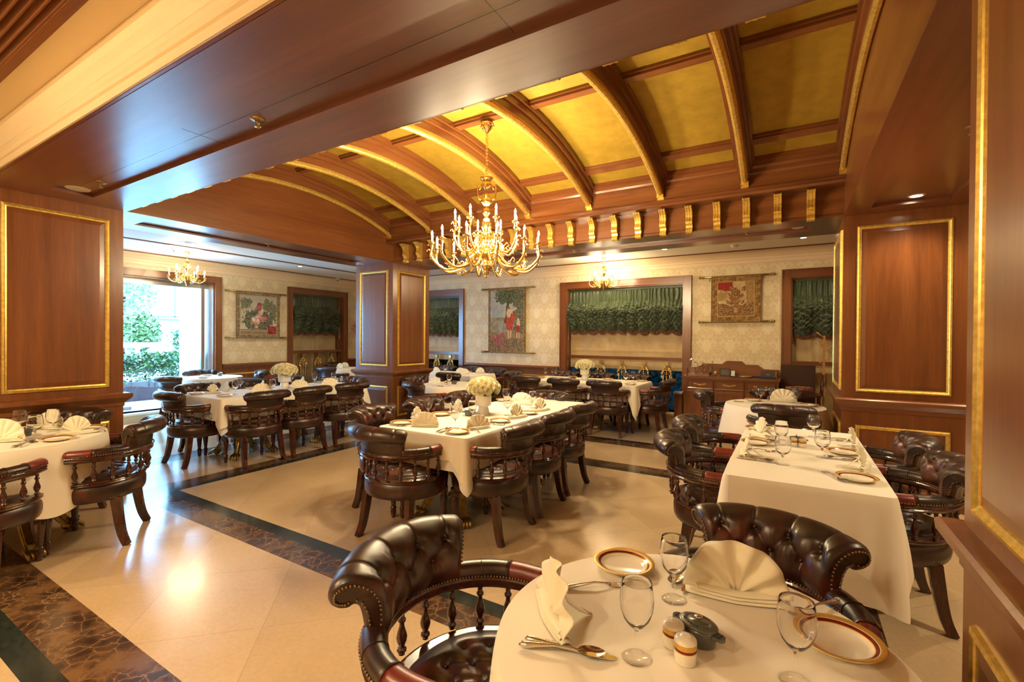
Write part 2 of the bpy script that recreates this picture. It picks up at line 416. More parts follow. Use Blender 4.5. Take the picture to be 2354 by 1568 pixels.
def holes_wall(mb, lo, hi, opens, P, wall='wallpaper', low='wood_z', zc=ZO+.06):
    """wall along one axis lo..hi with openings (a,b,z0,z1); P(a0,z0,a1,z1,mat) adds a slab"""
    xs = sorted({lo, hi, *[o[0] for o in opens], *[o[1] for o in opens]})
    for a, b in zip(xs, xs[1:]):
        op = [o for o in opens if o[0] <= a and o[1] >= b]
        segs = [(0, zc)] if not op else [(0, op[0][2]), (op[0][3], zc)]
        for z0, z1 in segs:
            for q0, q1, mt in ((0, .86, low), (.86, zc, wall)):
                c0, c1 = max(z0, q0), min(z1, q1)
                if c1 > c0: P(a, c0, b, c1, 'plaster' if (op and z0 == 0) else mt)
DOOR = (2.28, 4.56, .15, 2.38); W2 = (6.13, 7.43, .2, 2.34)
W3 = (-7.40, -6.06, .2, 2.32); W4 = (-3.58, -1.50, .2, 2.32); W5 = (0.0, 1.40, .2, 2.32)
m = MB(); holes_wall(m, -3.2, 8.2, [DOOR, W2], lambda a, z0, b, z1, mt: m.box((XL-.22, a, z0), (XL, b, z1), mt)); struct(m.build('wall_left'), 'cream damask wallpaper wall over wood dado with the glass doors')
m = MB(); holes_wall(m, XL-.22, 3.7, [W3, W4, W5], lambda a, z0, b, z1, mt: m.box((a, YB, z0), (b, YB+.22, z1), mt)); struct(m.build('wall_back'), 'cream damask wallpaper wall behind the sideboard')
m = MB(); holes_wall(m, -3.2, 8.2, [], lambda a, z0, b, z1, mt: m.box((3.5, a, z0), (3.7, b, z1), mt)); struct(m.build('wall_right'))
m = MB(); holes_wall(m, XL-.22, 3.7, [], lambda a, z0, b, z1, mt: m.box((a, -3.2, z0), (b, -3.0, z1), mt)); struct(m.build('wall_front'))
m = MB()
m.box((-9.37, -3.2, ZO), (-5.95, 8.2, ZO+.14), 'ceiling_white'); m.box((-5.95, 5.95, ZO), (3.7, 8.2, ZO+.14), 'ceiling_white')
m.box((1.24, .5, ZO), (3.7, 5.95, ZO+.14), 'ceiling_white'); m.box((-5.95, -3.2, 2.80), (3.7, .90, 2.94), 'cream_paint')
m.box((-5.95, 1.0, 2.76), (-5.22, 5.95, 3.6), 'ceiling_white'); m.box((.5, 1.0, 2.76), (1.3, 5.95, 3.6), 'ceiling_white')
struct(m.build('ceiling'), 'plain plastered ceiling over the outer aisles')
m = MB(); m.box((-7.92, -3, ZO-.012), (-7.86, 7.9, ZO+.01), 'wood_y'); struct(m.build('trim_1'), 'thin dark wood strip on the white ceiling')

# crown and dado mouldings along the walls: profile (distance from wall, z)
def run_y(mb, x, s, y0, y1, prof, mat):   # against a wall in the plane x, s=+1 projects to +x
    mb.prism([(x+s*d, z) for d, z in prof], 'y', y0, y1, mat)
def run_x(mb, y, s, x0, x1, prof, mat):
    mb.prism([(y+s*d, z) for d, z in prof], 'x', x0, x1, mat)
CROWN = [(0, 2.55), (.012, 2.55), (.012, 2.565), (.022, 2.57), (.022, 2.62), (.034, 2.625), (.034, 2.65), (.055, 2.67), (.085, 2.70), (.115, 2.72), (.115, 2.745), (0, 2.745)]
DARK = [(0, 2.745), (.135, 2.745), (.135, 2.76), (0, 2.76)]
DADO = [(0, .78), (.012, .78), (.012, .80), (.03, .82), (.045, .845), (.045, .865), (.03, .88), (0, .88)]
BASE = [(0, 0), (.022, 0), (.022, .11), (.012, .13), (0, .135)]
m = MB(); run_y(m, XL, 1, -3, YB, CROWN, 'crown_cream'); run_y(m, XL, 1, -3, YB, DARK, 'wood_y'); struct(m.build('trim_2'), 'cream crown moulding with dark lip on the wall with the glass doors')
m = MB(); run_x(m, YB, -1, XL, 3.5, CROWN, 'crown_cream'); run_x(m, YB, -1, XL, 3.5, DARK, 'wood_x'); struct(m.build('trim_3'), 'cream crown moulding with dark lip above the back wall')
m = MB()
for a, b in ((-3, 2.13), (4.70, 5.99), (7.57, YB)): run_y(m, XL, 1, a, b, DADO, 'wood_y')
struct(m.build('trim_4'))
m = MB()
for a, b in ((XL, -7.55), (-5.92, -3.73), (-1.37, -.13), (1.55, 3.5)): run_x(m, YB, -1, a, b, DADO, 'wood_x')
struct(m.build('trim_5'))
GOLDP = [(0, 0), (.004, .012), (.016, .016), (.022, .009), (.032, .006), (.034, 0)]
def dado_panels(name, spans, P, n=None):
    m = MB()
    for a, b in spans:
        m.frame(a, b, .19, .70, [(d*.8, h*.8) for d, h in GOLDP], P, 'gold_trim')
    struct(m.build(name))
dado_panels('trim_6', [(4.76, 5.93)], lambda u, v, h: (XL+h, u, v)); dado_panels('trim_7', [(-5.80, -4.95), (-4.85, -3.82)], lambda u, v, h: (u, YB-h, v))
m = MB(); run_y(m, XL, 1, 4.70, 5.99, BASE, 'wood_y'); struct(m.build('baseboard_left'))
m = MB()
for a, b in ((-5.92, -3.73), (-1.37, -.13)): run_x(m, YB, -1, a, b, BASE, 'wood_x')
struct(m.build('baseboard_back'))

# ---------------------------------------------------------------- columns
def column(name, x0, x1, y0, y1, label):
    r = bpy.data.objects.new(name, None); COL.objects.link(r); r.location = ((x0+x1)/2, (y0+y1)/2, 0); r['kind'] = 'structure'; r['label'] = label
    hx, hy = (x1-x0)/2, (y1-y0)/2
    m = MB(); m.box((-hx, -hy, 0), (hx, hy, ZS), 'wood_z'); m.build('shaft', r)
    def ring(prof, mat, nm):
        m = MB(); n = len(prof); vs = []
        for sx, sy in ((-1, -1), (1, -1), (1, 1), (-1, 1)):
            for d, z in prof: vs.append((sx*(hx+d), sy*(hy+d), z))
        m.add(vs, [(k*n+j, ((k+1) % 4)*n+j, ((k+1) % 4)*n+j+1, k*n+j+1) for k in range(4) for j in range(n-1)], mat); m.build(nm, r)
    ring([(0, .775), (.008, .78), (.008, .81), (.018, .82), (.040, .845), (.052, .858), (.055, .885), (.045, .895), (0, .90)], 'wood_x', 'chair_rail')
    ring([(0, 0), (.02, 0), (.02, .12), (.012, .14), (0, .145)], 'wood_x', 'plinth')
    faces = [(hx, lambda u, v, h: (u, -hy-h, v)), (hx, lambda u, v, h: (-u, hy+h, v)), (hy, lambda u, v, h: (hx+h, u, v)), (hy, lambda u, v, h: (-hx-h, -u, v))]
    for k, (hw, P) in enumerate(faces):
        for z0, z1 in ((.955, 2.43), (.20, .66)):
            a = hw-.10; m = MB()
            m.frame(-a, a, z0, z1, GOLDP, P, 'gold_trim'); m.build('gold_moulding', r)
            m = MB(); b = a-.034
            # sunk bevel then flat field
            m.frame(-b, b, z0+.034, z1-.034, [(0, .001), (.035, -.012+.02), (.037, .008)], P, 'wood_z')
            c = b-.037
            m.add([P(-c, z0+.071, .008), P(c, z0+.071, .008), P(c, z1-.071, .008), P(-c, z1-.071, .008)], [(0, 1, 2, 3)], 'wood_z')
            m.build('panel', r)
    return r
column('column', -5.96, -5.16, .94, 1.80, 'wood panelled column with gilt mouldings at the left, behind the round table')
column('column', -5.96, -5.15, 5.10, 5.92, 'wood panelled column with gilt mouldings near the room centre')
column('column', .40, 1.24, 5.15, 6.12, 'wood panelled column with gilt mouldings behind the right hand table')
column('column', .43, 1.26, .94, 1.80, 'nearest wood panelled column, cropped by the right edge')

# ---------------------------------------------------------------- beams with recessed soffit panel
def beam(name, x0, x1, y0, y1, rx0, rx1, ry0, ry1, mat, side, seams, label, ztop=2.80):
    r = bpy.data.objects.new(name, None); COL.objects.link(r); r.location = (0, 0, 0); r['kind'] = 'structure'; r['label'] = label
    m = MB()
    for a, b in (((x0, y0), (x1, ry0)), ((x0, ry1), (x1, y1)), ((x0, ry0), (rx0, ry1)), ((rx1, ry0), (x1, ry1))):
        if b[0]-a[0] > .001 and b[1]-a[1] > .001: m.box((a[0], a[1], ZS), (b[0], b[1], ZS+.035), mat)
    m.box((x0+.002, y0+.002, ZS+.035), (x1-.002, y1-.002, ztop), side); m.build('casing', r)
    m = MB()
    m.box((rx0, ry0, ZS+.030), (rx1, ry1, ZS+.0352), mat)
    for a, b, cc, d in seams: m.box((a, b, ZS+.0295), (cc, d, ZS+.0305), 'chair_wood')
    m.build('recessed_panel', r); return r
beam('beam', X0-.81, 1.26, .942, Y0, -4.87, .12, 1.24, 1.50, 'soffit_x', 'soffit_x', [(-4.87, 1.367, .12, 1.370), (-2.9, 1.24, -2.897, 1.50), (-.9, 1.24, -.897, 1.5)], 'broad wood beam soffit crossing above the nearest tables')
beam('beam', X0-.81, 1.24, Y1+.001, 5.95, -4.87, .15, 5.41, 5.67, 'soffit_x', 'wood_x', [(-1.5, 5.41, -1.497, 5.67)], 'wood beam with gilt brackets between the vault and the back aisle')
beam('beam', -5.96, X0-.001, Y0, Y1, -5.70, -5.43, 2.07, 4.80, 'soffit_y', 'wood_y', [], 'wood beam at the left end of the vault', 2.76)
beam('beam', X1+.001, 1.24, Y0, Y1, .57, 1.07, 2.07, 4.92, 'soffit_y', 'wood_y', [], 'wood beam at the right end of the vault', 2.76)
# cream crown on the room side of the near beam, ceiling louvre
m = MB()
m.prism([(.915, 2.53), (.932, 2.53), (.932, 2.56), (.936, 2.565), (.936, 2.60), (.925, 2.605), (.930, 2.615), (.930, 2.63), (.922, 2.64), (.918, 2.66), (.925, 2.68), (.915, 2.71), (.900, 2.735), (.897, 2.75), (.905, 2.76), (.900, 2.785), (.887, 2.79), (.887, 2.799), (.9405, 2.799), (.9405, 2.532)], 'x', -5.95, 1.3, 'cream_paint')
m.prism([(.925, 2.5295), (.938, 2.5295), (.938, 2.5315), (.915, 2.5315)], 'x', -5.95, 1.3, 'wood_x')
struct(m.build('trim_8'), 'cream stepped crown moulding along the near beam')
v = thing('ceiling_louvre', 'dark wood louvred grille in the cream ceiling, top left corner', 'ceiling grille', (-3.2, .50, 2.80))
m = MB()
for a, b in (((-1.5, .20), (3.0, .24)), ((-1.5, -.26), (3.0, -.22)), ((-1.54, -.26), (-1.5, .24)), ((3.0, -.26), (3.04, .24))): m.box((a[0], a[1], -.03), (b[0], b[1], .0), 'wood_x')
m.build('frame', v)
m = MB(); R = Matrix.Rotation(radians(35), 4, 'X')
for k in range(12):
    y = -.20+k*.034; m.prism([(y, -.004), (y+.006, -.004), (y+.026, -.024), (y+.020, -.024)], 'x', -1.5, 3.0, 'wood_x')
m.build('slats', v)
m = MB(); m.box((-1.5, -.22, -.003), (3.0, .2, -.001), 'black_trim'); m.build('backing', v)

# ---------------------------------------------------------------- barrel vault
HW = (Y1-Y0)/2; YC = (Y0+Y1)/2
def arc(rise, half, zc, t):      # t in -1..1 -> (y,z): circular arc through (±half, zc) with given rise
    R = (half*half+rise*rise)/(2*rise); a = math.asin(half/R)*t
    return YC+R*sin(a), zc+rise-R+R*cos(a)
SP, ZG = 1.50, 2.90              # rib spring half span and lowest gilt edge
def rib_arc(off, t): return arc(.285, SP, ZG+off, t)
NS = 40; PO = .215                   # panel plane above the gilt edge
m = MB()
for k in range(NS):
    pts = []
    for t in (k, k+1):
        y, z = rib_arc(PO, -1+2*t/NS); pts.append((y, z))
    m.add([(X0-.1, pts[0][0], pts[0][1]), (X1+.1, pts[0][0], pts[0][1]), (X1+.1, pts[1][0], pts[1][1]), (X0-.1, pts[1][0], pts[1][1])], [(0, 1, 2, 3)], 'gold_leaf', True)
m.box((X0-.2, Y0-.1, 3.62), (X1+.2, Y1+.1, 3.64), 'soffit_x'); 
struct(m.build('ceiling_vault'), 'barrel vaulted ceiling of gilded panels')
NB = 7; DX = (X1-X0)/NB
def rib(x, wd, gl, label, end=0):
    r = bpy.data.objects.new('ceiling_rib', None); COL.objects.link(r); r.location = (x, YC, 0); r['kind'] = 'structure'; r['label'] = label
    m = MB()
    for (w0, z0, z1, mt) in ((wd, .045, PO+.02, 'wood_y'), (wd+.045, .115, PO+.02, 'wood_y'), (wd+.085, .165, PO+.02, 'wood_y')):
        for k in range(NS):
            a0, a1 = rib_arc(0, -1+2*k/NS), rib_arc(0, -1+2*(k+1)/NS)
            y0, y1 = a0[0]-YC, a1[0]-YC
            vs = [(-w0/2, y0, a0[1]+z0), (w0/2, y0, a0[1]+z0), (w0/2, y1, a1[1]+z0), (-w0/2, y1, a1[1]+z0), (-w0/2, y0, a0[1]+z1), (w0/2, y0, a0[1]+z1), (w0/2, y1, a1[1]+z1), (-w0/2, y1, a1[1]+z1)]
            m.add(vs, [(0, 3, 2, 1), (0, 1, 5, 4), (1, 2, 6, 5), (2, 3, 7, 6), (3, 0, 4, 7)], mt, False)
    m.build('curved_beam', r)
    m = MB(); pr = [(-gl/2, .045), (-gl/2, .02), (-gl/2+.008, .008), (-gl/6, .0), (gl/6, .0), (gl/2-.008, .008), (gl/2, .02), (gl/2, .045)]
    path = []
    for k in range(NS+1):
        y, z = rib_arc(0, -1+2*k/NS); R = (SP*SP+.285**2)/(2*.285); a = math.asin(SP/R)*(-1+2*k/NS)
        path.append((Vector((0, y-YC, z)), Vector((1, 0, 0)), Vector((0, sin(a), cos(a)))))
    m.sweep(path, pr, 'gold_trim', smooth=False); m.build('gilt_edge', r)
    m = MB()
    for s in (-1, 1):   # stepped gilt foot on the frieze
        yy = s*(SP-.005)
        for dy, dz, h in ((0, -.010, .03), (.03, -.035, .035), (.055, -.062, .035)):
            a, b = sorted((yy+s*dy, yy+s*(dy+.10))); m.box((-gl/2-.004, a, ZG+dz), (gl/2+.004, b, ZG+dz+h), 'gold_trim')
    m.build('gilt_foot', r); return r
for k in range(1, NB): rib(X1-DX*k, .085, .06, 'curved wood vault rib with gilt edge')
rib(X1-.02, .04, .05, 'curved gilt edge on the right end wall of the vault'); rib(X0+.03, .06, .06, 'curved gilt edge on the left end wall of the vault')
# purlins between ribs at two heights, both sides + panel edge mouldings
m = MB()
for t, hh in ((0, .045), (-.81, .045), (.81, .045), (-1.05, .05), (1.05, .05)):
    y, z = rib_arc(PO, t); R = (SP*SP+.285**2)/(2*.285); a = math.asin(SP/R)*t
    ty, tz = cos(a), -sin(a); ny, nz = -sin(a), -cos(a)
    for hw, d in ((.055, .022), (.038, .042)):
        m.prism([(y+ty*u+ny*q, z+tz*u+nz*q) for u, q in ((-hw, -.01), (hw, -.01), (hw, d), (-hw, d))], 'x', X0, X1, 'wood_x')
struct(m.build('ceiling_purlins'), 'straight wood bars between the gilded vault panels')
# lunette end walls and friezes
for xx, nm, lb in ((X0, 'wall_lunette_left', 'curved topped wood end wall of the vault, left'), (X1, 'wall_lunette_right', 'curved topped wood end wall of the vault, right')):
    m = MB(); s = 1 if xx == X1 else -1
    poly = [(Y0, ZS+.003), (Y1, ZS+.003), (Y1, 3.0)]+[rib_arc(.02, 1-2*k/NS) for k in range(NS+1)]+[(Y0, 3.0)]
    a, b = sorted((xx, xx+s*.03)); m.prism(poly, 'x', a, b, 'wood_y')
    poly = [(Y1, 2.9), (Y1, 3.6), (Y0, 3.6), (Y0, 2.9)]+[rib_arc(.02, -1+2*k/NS) for k in range(NS+1)]
    m.prism(poly, 'x', *sorted((xx+s*.02, xx+s*.05)), 'wood_y'); struct(m.build(nm), lb)
for yy, s, nm in ((Y1, -1, 'trim_9'), (Y0, 1, 'trim_10')):
    m = MB()
    run_x(m, yy, s, X0, X1, [(0, ZS), (.012, ZS), (.012, 2.55), (.004, 2.56), (.004, 2.79), (.14, 2.795), (.15, 2.80), (.165, 2.815), (.155, 2.83), (.17, 2.84), (.165, 2.855), (.125, 2.87), (.12, 2.885), (.12, 2.985), (.135, 3.0), (.135, 3.02), (.16, 3.03), (.17, 3.05), (.17, 3.075), (.20, 3.085), (.20, 3.2), (0, 3.3)], 'wood_x')
    struct(m.build(nm), 'wood cornice and frieze at the foot of the vault')
# gilt scroll brackets
def bracket_mesh():
    m = MB(); S_ = [(0, .27), (-.128, .27), (-.132, .262), (-.124, .25), (-.112, .247), (-.100, .235), (-.080, .215), (-.066, .19), (-.064, .16), (-.070, .135), (-.076, .118), (-.070, .10), (-.056, .092), (-.048, .080), (-.044, .060), (-.048, .044), (-.058, .036), (-.060, .022), (-.054, .012), (-.040, .004), (0, .004)]
    for k in range(5):       # reeded front: five ribs
        x = -.032+k*.0128; sc = 1.0 if k % 2 == 0 else .93
        m.prism([(a*sc, b) for a, b in S_], 'x', x, x+.0128, 'gold_trim')
    return m.mesh('bracket')
bm_ = bracket_mesh()
NTH = 'rightmost,second,third,fourth,fifth,sixth,seventh,eighth,ninth,tenth,eleventh,twelfth,thirteenth,fourteenth,fifteenth,sixteenth,seventeenth,eighteenth,nineteenth,twentieth,last'.split(',')
for k in range(21):
    for yy, rz in ((Y1-.004, 0), (Y0+.004, pi)):
        x = .146-.2645*k
        if x < -5.12: continue
        o = bpy.data.objects.new('bracket', bm_); COL.objects.link(o); o.location = (x, yy, 2.505 if rz == 0 else 2.54); o.rotation_euler = (0, 0, rz)
        if rz == 0: tag(o, 'gilt reeded scroll bracket under the vault cornice on the far beam, %s from the right' % NTH[k] if k else 'rightmost gilt reeded scroll bracket on the far beam', 'bracket', 'gilt brackets on the far beam')
        else: tag(o, 'gilt scroll bracket foot just showing over the near beam, %s from the right' % NTH[k] if k else 'rightmost gilt bracket foot over the near beam', 'bracket', 'gilt brackets on the near beam')
# ---------------------------------------------------------------- windows, blinds, glass doors
def win_P(side, a):     # local frame: u along wall, d depth (positive = into the room), z
    if side == 'L': return lambda u, d, z: (XL+d, u, z)
    return lambda u, d, z: (u, YB-d, z)
def wbox(m, P, u0, u1, d0, d1, z0, z1, mat):
    a, b = P(u0, d0, z0), P(u1, d1, z1)
    m.box(tuple(min(p, q) for p, q in zip(a, b)), tuple(max(p, q) for p, q in zip(a, b)), mat)
def window(n, side, op, rail=True, teal=True):
    u0, u1, z0, z1 = op; P = win_P(side, 0); wm = 'wood_y' if side == 'L' else 'wood_x'
    r = bpy.data.objects.new('window_%d' % n, None); COL.objects.link(r); r.location = P((u0+u1)/2, 0, z0); r['kind'] = 'structure'
    O = Vector(r.location); m = MB()
    def done(m, nm):
        m.v = [tuple(Vector(p)-O) for p in m.v]; return m.build(nm, r)
    for a, b in ((u0-.12, u0), (u1, u1+.12)):
        wbox(m, P, a, b, 0, .035, 0, z1+.12, 'wood_z')
        e = a if a < u0 else b-.018; wbox(m, P, e, e+.018, .035, .05, 0, z1+.101, 'wood_z')
    wbox(m, P, u0, u1, 0, .035, z1, z1+.12, wm); wbox(m, P, u0-.12, u1+.12, .035, .05, z1+.102, z1+.12, wm)
    done(m, 'window_frame')
    m = MB()
    wbox(m, P, u0-.001, u0+.02, -.22, 0, z0, z1, 'wood_z'); wbox(m, P, u1-.02, u1+.001, -.22, 0, z0, z1, 'wood_z'); wbox(m, P, u0+.0205, u1-.0205, -.22, 0, z1-.02, z1+.001, wm)
    if n == 1: wbox(m, P, 7.345, u1-.019, -.18, -.05, z0, z1-.021, 'wood_z')
    done(m, 'window_reveal')
    m = MB(); wbox(m, P, u0, u1, -.24, .03, z0-.03, z0, 'plaster'); done(m, 'window_sill')
    m = MB(); wbox(m, P, u0+.02, u1-.02, -.19, -.183, z0, z1-.02, 'pane_teal' if teal else 'pane'); done(m, 'window_pane')
    if rail:
        m = MB(); wbox(m, P, u0+.0205, u1-.0205, -.045, -.002, 1.045, 1.085, wm); wbox(m, P, u0+.0205, u1-.0205, -.055, .008, 1.085, 1.10, wm); done(m, 'window_rail')
    return r
window(1, 'L', W2); window(2, 'B', W3); window(3, 'B', W4); window(4, 'B', W5)

# gilt balusters below the window rails
def baluster_proto():
    r = thing('window_baluster', '', 'baluster'); m = MB()
    m.box((-.03, -.02, .96), (.03, .02, 1.02), 'bronze_rod'); m.lathe([(.006, .93), (.018, .94), (.012, .95), (.02, .96)], 'brass', 10); m.build('baluster_cap', r)
    m = MB(); rnd = random.Random(3)
    for s in (-1, 1):
        for k in range(9):
            t = k/8; x = s*(.015+.065*sin(pi*t*.62)); z = .93-.17*t
            m.ball((x+rnd.uniform(-.006, .006), rnd.uniform(-.012, .012), z), rnd.uniform(.010, .017), 'brass', 7, 5, (1, .7, 1.2))
        m.tube([(0, 0, .93), (s*.045, 0, .92), (s*.075, 0, .87), (s*.06, 0, .80), (s*.03, 0, .77)], [.006, .008, .008, .008, .005], 'brass', 6)
        m.tube([(s*.02, 0, .90), (s*.05, 0, .86), (s*.02, 0, .83), (s*.04, 0, .80)], .006, 'brass', 6)
    for k in range(6): m.ball((0, -.005, .93-.03*k), .014, 'brass', 7, 5)
    m.build('scroll_ornament', r)
    m = MB()
    for s in (-1, 1):
        m.tube([(s*.055, 0, .80), (s*.05, 0, .5), (s*.045, 0, .22)], [.010, .008, .010], 'bronze_rod', 8)
    m.tube([(0, 0, .78), (0, 0, .22)], .008, 'bronze_rod', 8); m.lathe([(.05, .20), (.05, .22), (.02, .24)], 'bronze_rod', 10); m.build('baluster_rods', r)
    return r
place_bal = placer(baluster_proto())
ORD = ['leftmost', 'second from the left', 'third from the left', 'rightmost']
for k, x in enumerate((-2.91, -2.53, -2.15, -1.77)):
    place_bal((x, YB+.025, 0), 0, 'brass scroll baluster under the rail of the wide window, %s of four' % ORD[k], 'brass window balusters')
for k, x in enumerate((-6.71, -6.33)):
    place_bal((x, YB+.025, 0), 0, 'brass scroll baluster in the window by the middle column, %s' % ('nearer the column', 'nearer the figure tapestry')[k], 'brass window balusters')
for k, y in enumerate((6.41, 6.79, 7.14)):
    place_bal((XL-.025, y, 0), pi/2, 'ornate brass scroll baluster in the left wall window, %s of three' % ('leftmost', 'middle', 'rightmost')[k], 'brass window balusters')

def balloon_shade(u0, u1, P, z1, z0, seed, label, nsc, tassel=False):
    """gathered green balloon shade: P(u,d,z) -> point, d = into the room"""
    r = thing('balloon_shade', label, 'window shade', P((u0+u1)/2, 0, z1)); O = Vector(r.location)
    W = u1-u0; H = z1-z0; rn = random.Random(seed); nu, nv = int(W*170), 150
    off = [rn.uniform(-.012, .012) for _ in range(40)]
    def bot(u):     # scalloped lower edge
        t = u/W*nsc; k = int(t); f = t-k; return .055*(abs(sin(pi*f))**.6)+.6*off[k % 40]
    def fn(a, b):
        u = a*W; v = b
        lo = H+bot(u)-.05; z = -v*lo
        fold = 0; g = u*1.0
        head = min(1, v/.10)
        n1 = mnoise.noise(Vector((u*14+seed, v*3.0, seed))); n2 = mnoise.noise(Vector((u*30, v*5+seed, 1.7)))
        top = .5+.5*sin(u*95+3*n1)
        fold += head*(1-max(0, (v-.35))*1.2)*.022*top
        if v > .30:
            q = min(1, (v-.30)/.22)
            t = u/W*nsc; f = t-int(t); zz = v*H; uc = cos(2*pi*f); lowr = min(1, max(0, (v-.52)/.2))
            qd = zz+.035*uc*lowr; dg = (1-lowr)
            r1 = 1-2.2*abs(mnoise.noise(Vector((u*6+zz*5*dg+seed, qd*17-u*5*dg+1.2*n1, 0))))
            r2 = 1-2.2*abs(mnoise.noise(Vector((u*13-zz*7*dg+2*n1, qd*30+seed, 5))))
            r3 = 1-2.2*abs(mnoise.noise(Vector((u*26+2*n2, qd*44, 9))))
            rdg = .040*r1+.024*r2+.009*r3+.02*lowr*(-uc)
            swirl = 0
            puff = .075*sin(pi*min(1, (v-.30)/.62))**.8
            swag = .03*sin(pi*f)*(v > .7)*(min(1, (v-.7)/.15))
            swirl = .016*sin((z*70+abs(f-.5)*16)*1.0+3*n1)*q*(1 if v > .55 else .5)
            fold = max(.002, fold+q*(rdg+swirl)+puff+swag)
        if v > .93: fold *= (1-(v-.93)/.07*.5)
        if tassel: pass
        return tuple(Vector(P(u0+u, -.085+fold, z1+z))-O)
    m = MB(); m.grid(fn, nu, nv, 'green_satin'); m.build('gathered_shade', r)
    m = MB(); a, b = P(u0, -.11, z1-.035), P(u1, -.065, z1); m.box(tuple(min(p, q)-o for p, q, o in zip(a, b, O)), tuple(max(p, q)-o for p, q, o in zip(a, b, O)), 'green_satin'); m.build('header_band', r)
    m = MB(); nt = int(W/.0065)
    for k in range(nt):
        u = (k+.5)/nt*W; p = fn(u/W, 1.0); t = u/W*nsc; f = t-int(t); ln = .03+.012*rn.random()
        q = Vector(p); dv = Vector(P(1, .006, 0))-Vector(P(1, 0, 0))
        m.tube([q+Vector((0, 0, .012))+dv*1.2, q+dv*2+Vector((0, 0, -ln*.5)), q+dv*1.2+Vector((0, 0, -ln))], [.005, .0055, .002], 'fringe', 5, caps=False)
    o = m.build('tassel_fringe', r); o['kind'] = 'stuff'
    return r
def roman_blind(u0, u1, P, z1, z0, seed, label, cord, mat='tan_silk', wr=.006):
    r = thing('roman_blind', label, 'window blind', P((u0+u1)/2, 0, z1)); O = Vector(r.location)
    W = u1-u0; H = z1-z0
    def fn(a, b):
        u = a*W; z = -b*H; n = mnoise.noise(Vector((u*9, b*H*1.5+seed, seed))); n2 = mnoise.noise(Vector((u*22+3*n, b*2, seed+4)))
        d = wr*(1.2*n+1.6*n2)*(.4+.6*abs(sin((b*H)*pi/.27)))
        if abs((b*H) % .27) < .012: d += .006
        return tuple(Vector(P(u0+u, -.135+d, z1+z))-O)
    m = MB(); m.grid(fn, int(W*55), int(H*50), mat); m.build('blind_fabric', r)
    m = MB(); a, b = P(u0, -.145, z0-.012), P(u1, -.125, z0+.012); m.box(tuple(min(p, q)-o for p, q, o in zip(a, b, O)), tuple(max(p, q)-o for p, q, o in zip(a, b, O)), mat); m.build('bottom_bar', r)
    if cord is not None:
        m = MB(); pts = []
        for k in range(13):
            t = k/12*2*pi; pts.append(Vector(P(cord+.018*sin(t), -.035, 1.52+.17*cos(t)))-O)
        m.tube(pts, .0025, 'porcelain', 5); m.tube([Vector(P(cord, -.035, 1.68))-O, Vector(P(cord, -.06, z1-.03))-O], .0025, 'porcelain', 5); m.build('pull_cord', r)
    return r
PB, PL_ = win_P('B', 0), win_P('L', 0)
balloon_shade(-3.56, -1.52, PB, 2.30, 1.52, 1, 'wide gathered green balloon shade with red fringe in the broad window', 11)
balloon_shade(-7.38, -6.08, PB, 2.30, 1.46, 2, 'gathered green balloon shade in the window beside the middle column', 8)
balloon_shade(0.025, 1.38, PB, 2.30, 1.46, 3, 'dark green balloon shade with looped tassel fringe in the window at the right column', 5)
balloon_shade(6.15, 7.34, PL_, 2.32, 1.46, 4, 'bunched green balloon shade in the left wall window', 5)
roman_blind(-3.55, -1.53, PB, 2.28, .885, 1, 'wide flat tan roman blind under the broad green shade', -3.60+.03)
roman_blind(-7.37, -6.09, PB, 2.28, .93, 2, 'creased pale roman blind in the window beside the middle column', None, wr=.011)
roman_blind(0.021, 1.37, PB, 2.28, .23, 3, 'tan roman blind in the window behind the wooden coat stand', None, wr=.011)
roman_blind(6.16, 7.33, PL_, 2.30, 1.06, 4, 'golden tan roman blind in the left wall window', 7.37, wr=.011)
# long gold drape below the left wall window's rail
r = thing('long_drape', 'long olive gold drape below the rail of the left wall window', 'curtain', (XL-.10, 6.75, .2))
m = MB(); m.grid(lambda a, b: (.02*sin(a*70+2*sin(b*3))+.012*sin(a*31), (a-.5)*1.24, b*.86), 160, 12, 'drape_gold'); m.build('drape_fabric', r)

# ---------------------------------------------------------------- glass doors to the terrace
u0, u1, z0, z1 = DOOR
r = bpy.data.objects.new('door_frame', None); COL.objects.link(r); r['kind'] = 'structure'; r['label'] = 'dark wood surround of the bright glass doors'
m = MB()
for a, b in ((u0-.12, u0), (u1, u1+.12)): m.box((XL, a, 0), (XL+.04, b, z1+.12), 'wood_z')
m.box((XL, u0, z1), (XL+.04, u1, z1+.12), 'wood_y'); m.build('casing', r)
m = MB(); m.box((XL-.30, u1-.02, z0), (XL, u1+.001, z1), 'wood_z'); m.box((XL-.30, u0-.001, z0), (XL, u0+.02, z1), 'wood_z'); m.box((XL-.30, u0+.021, z1-.02), (XL, u1-.021, z1+.001), 'wood_y'); m.build('reveal', r)
m = MB(); m.box((XL-.5, u0-.02, .12), (XL+.12, u1+.02, .15), 'stucco_white'); m.box((XL-.02, u0-.02, 0), (XL+.10, u1+.02, .12), 'plaster'); m.build('step', r)
m = MB(); m.box((XL-.28, u0, z1-.10), (XL-.22, u1, z1-.02), 'steel'); m.box((XL-.28, 4.44, z0), (XL-.22, 4.50, z1-.101), 'steel'); m.build('track', r)
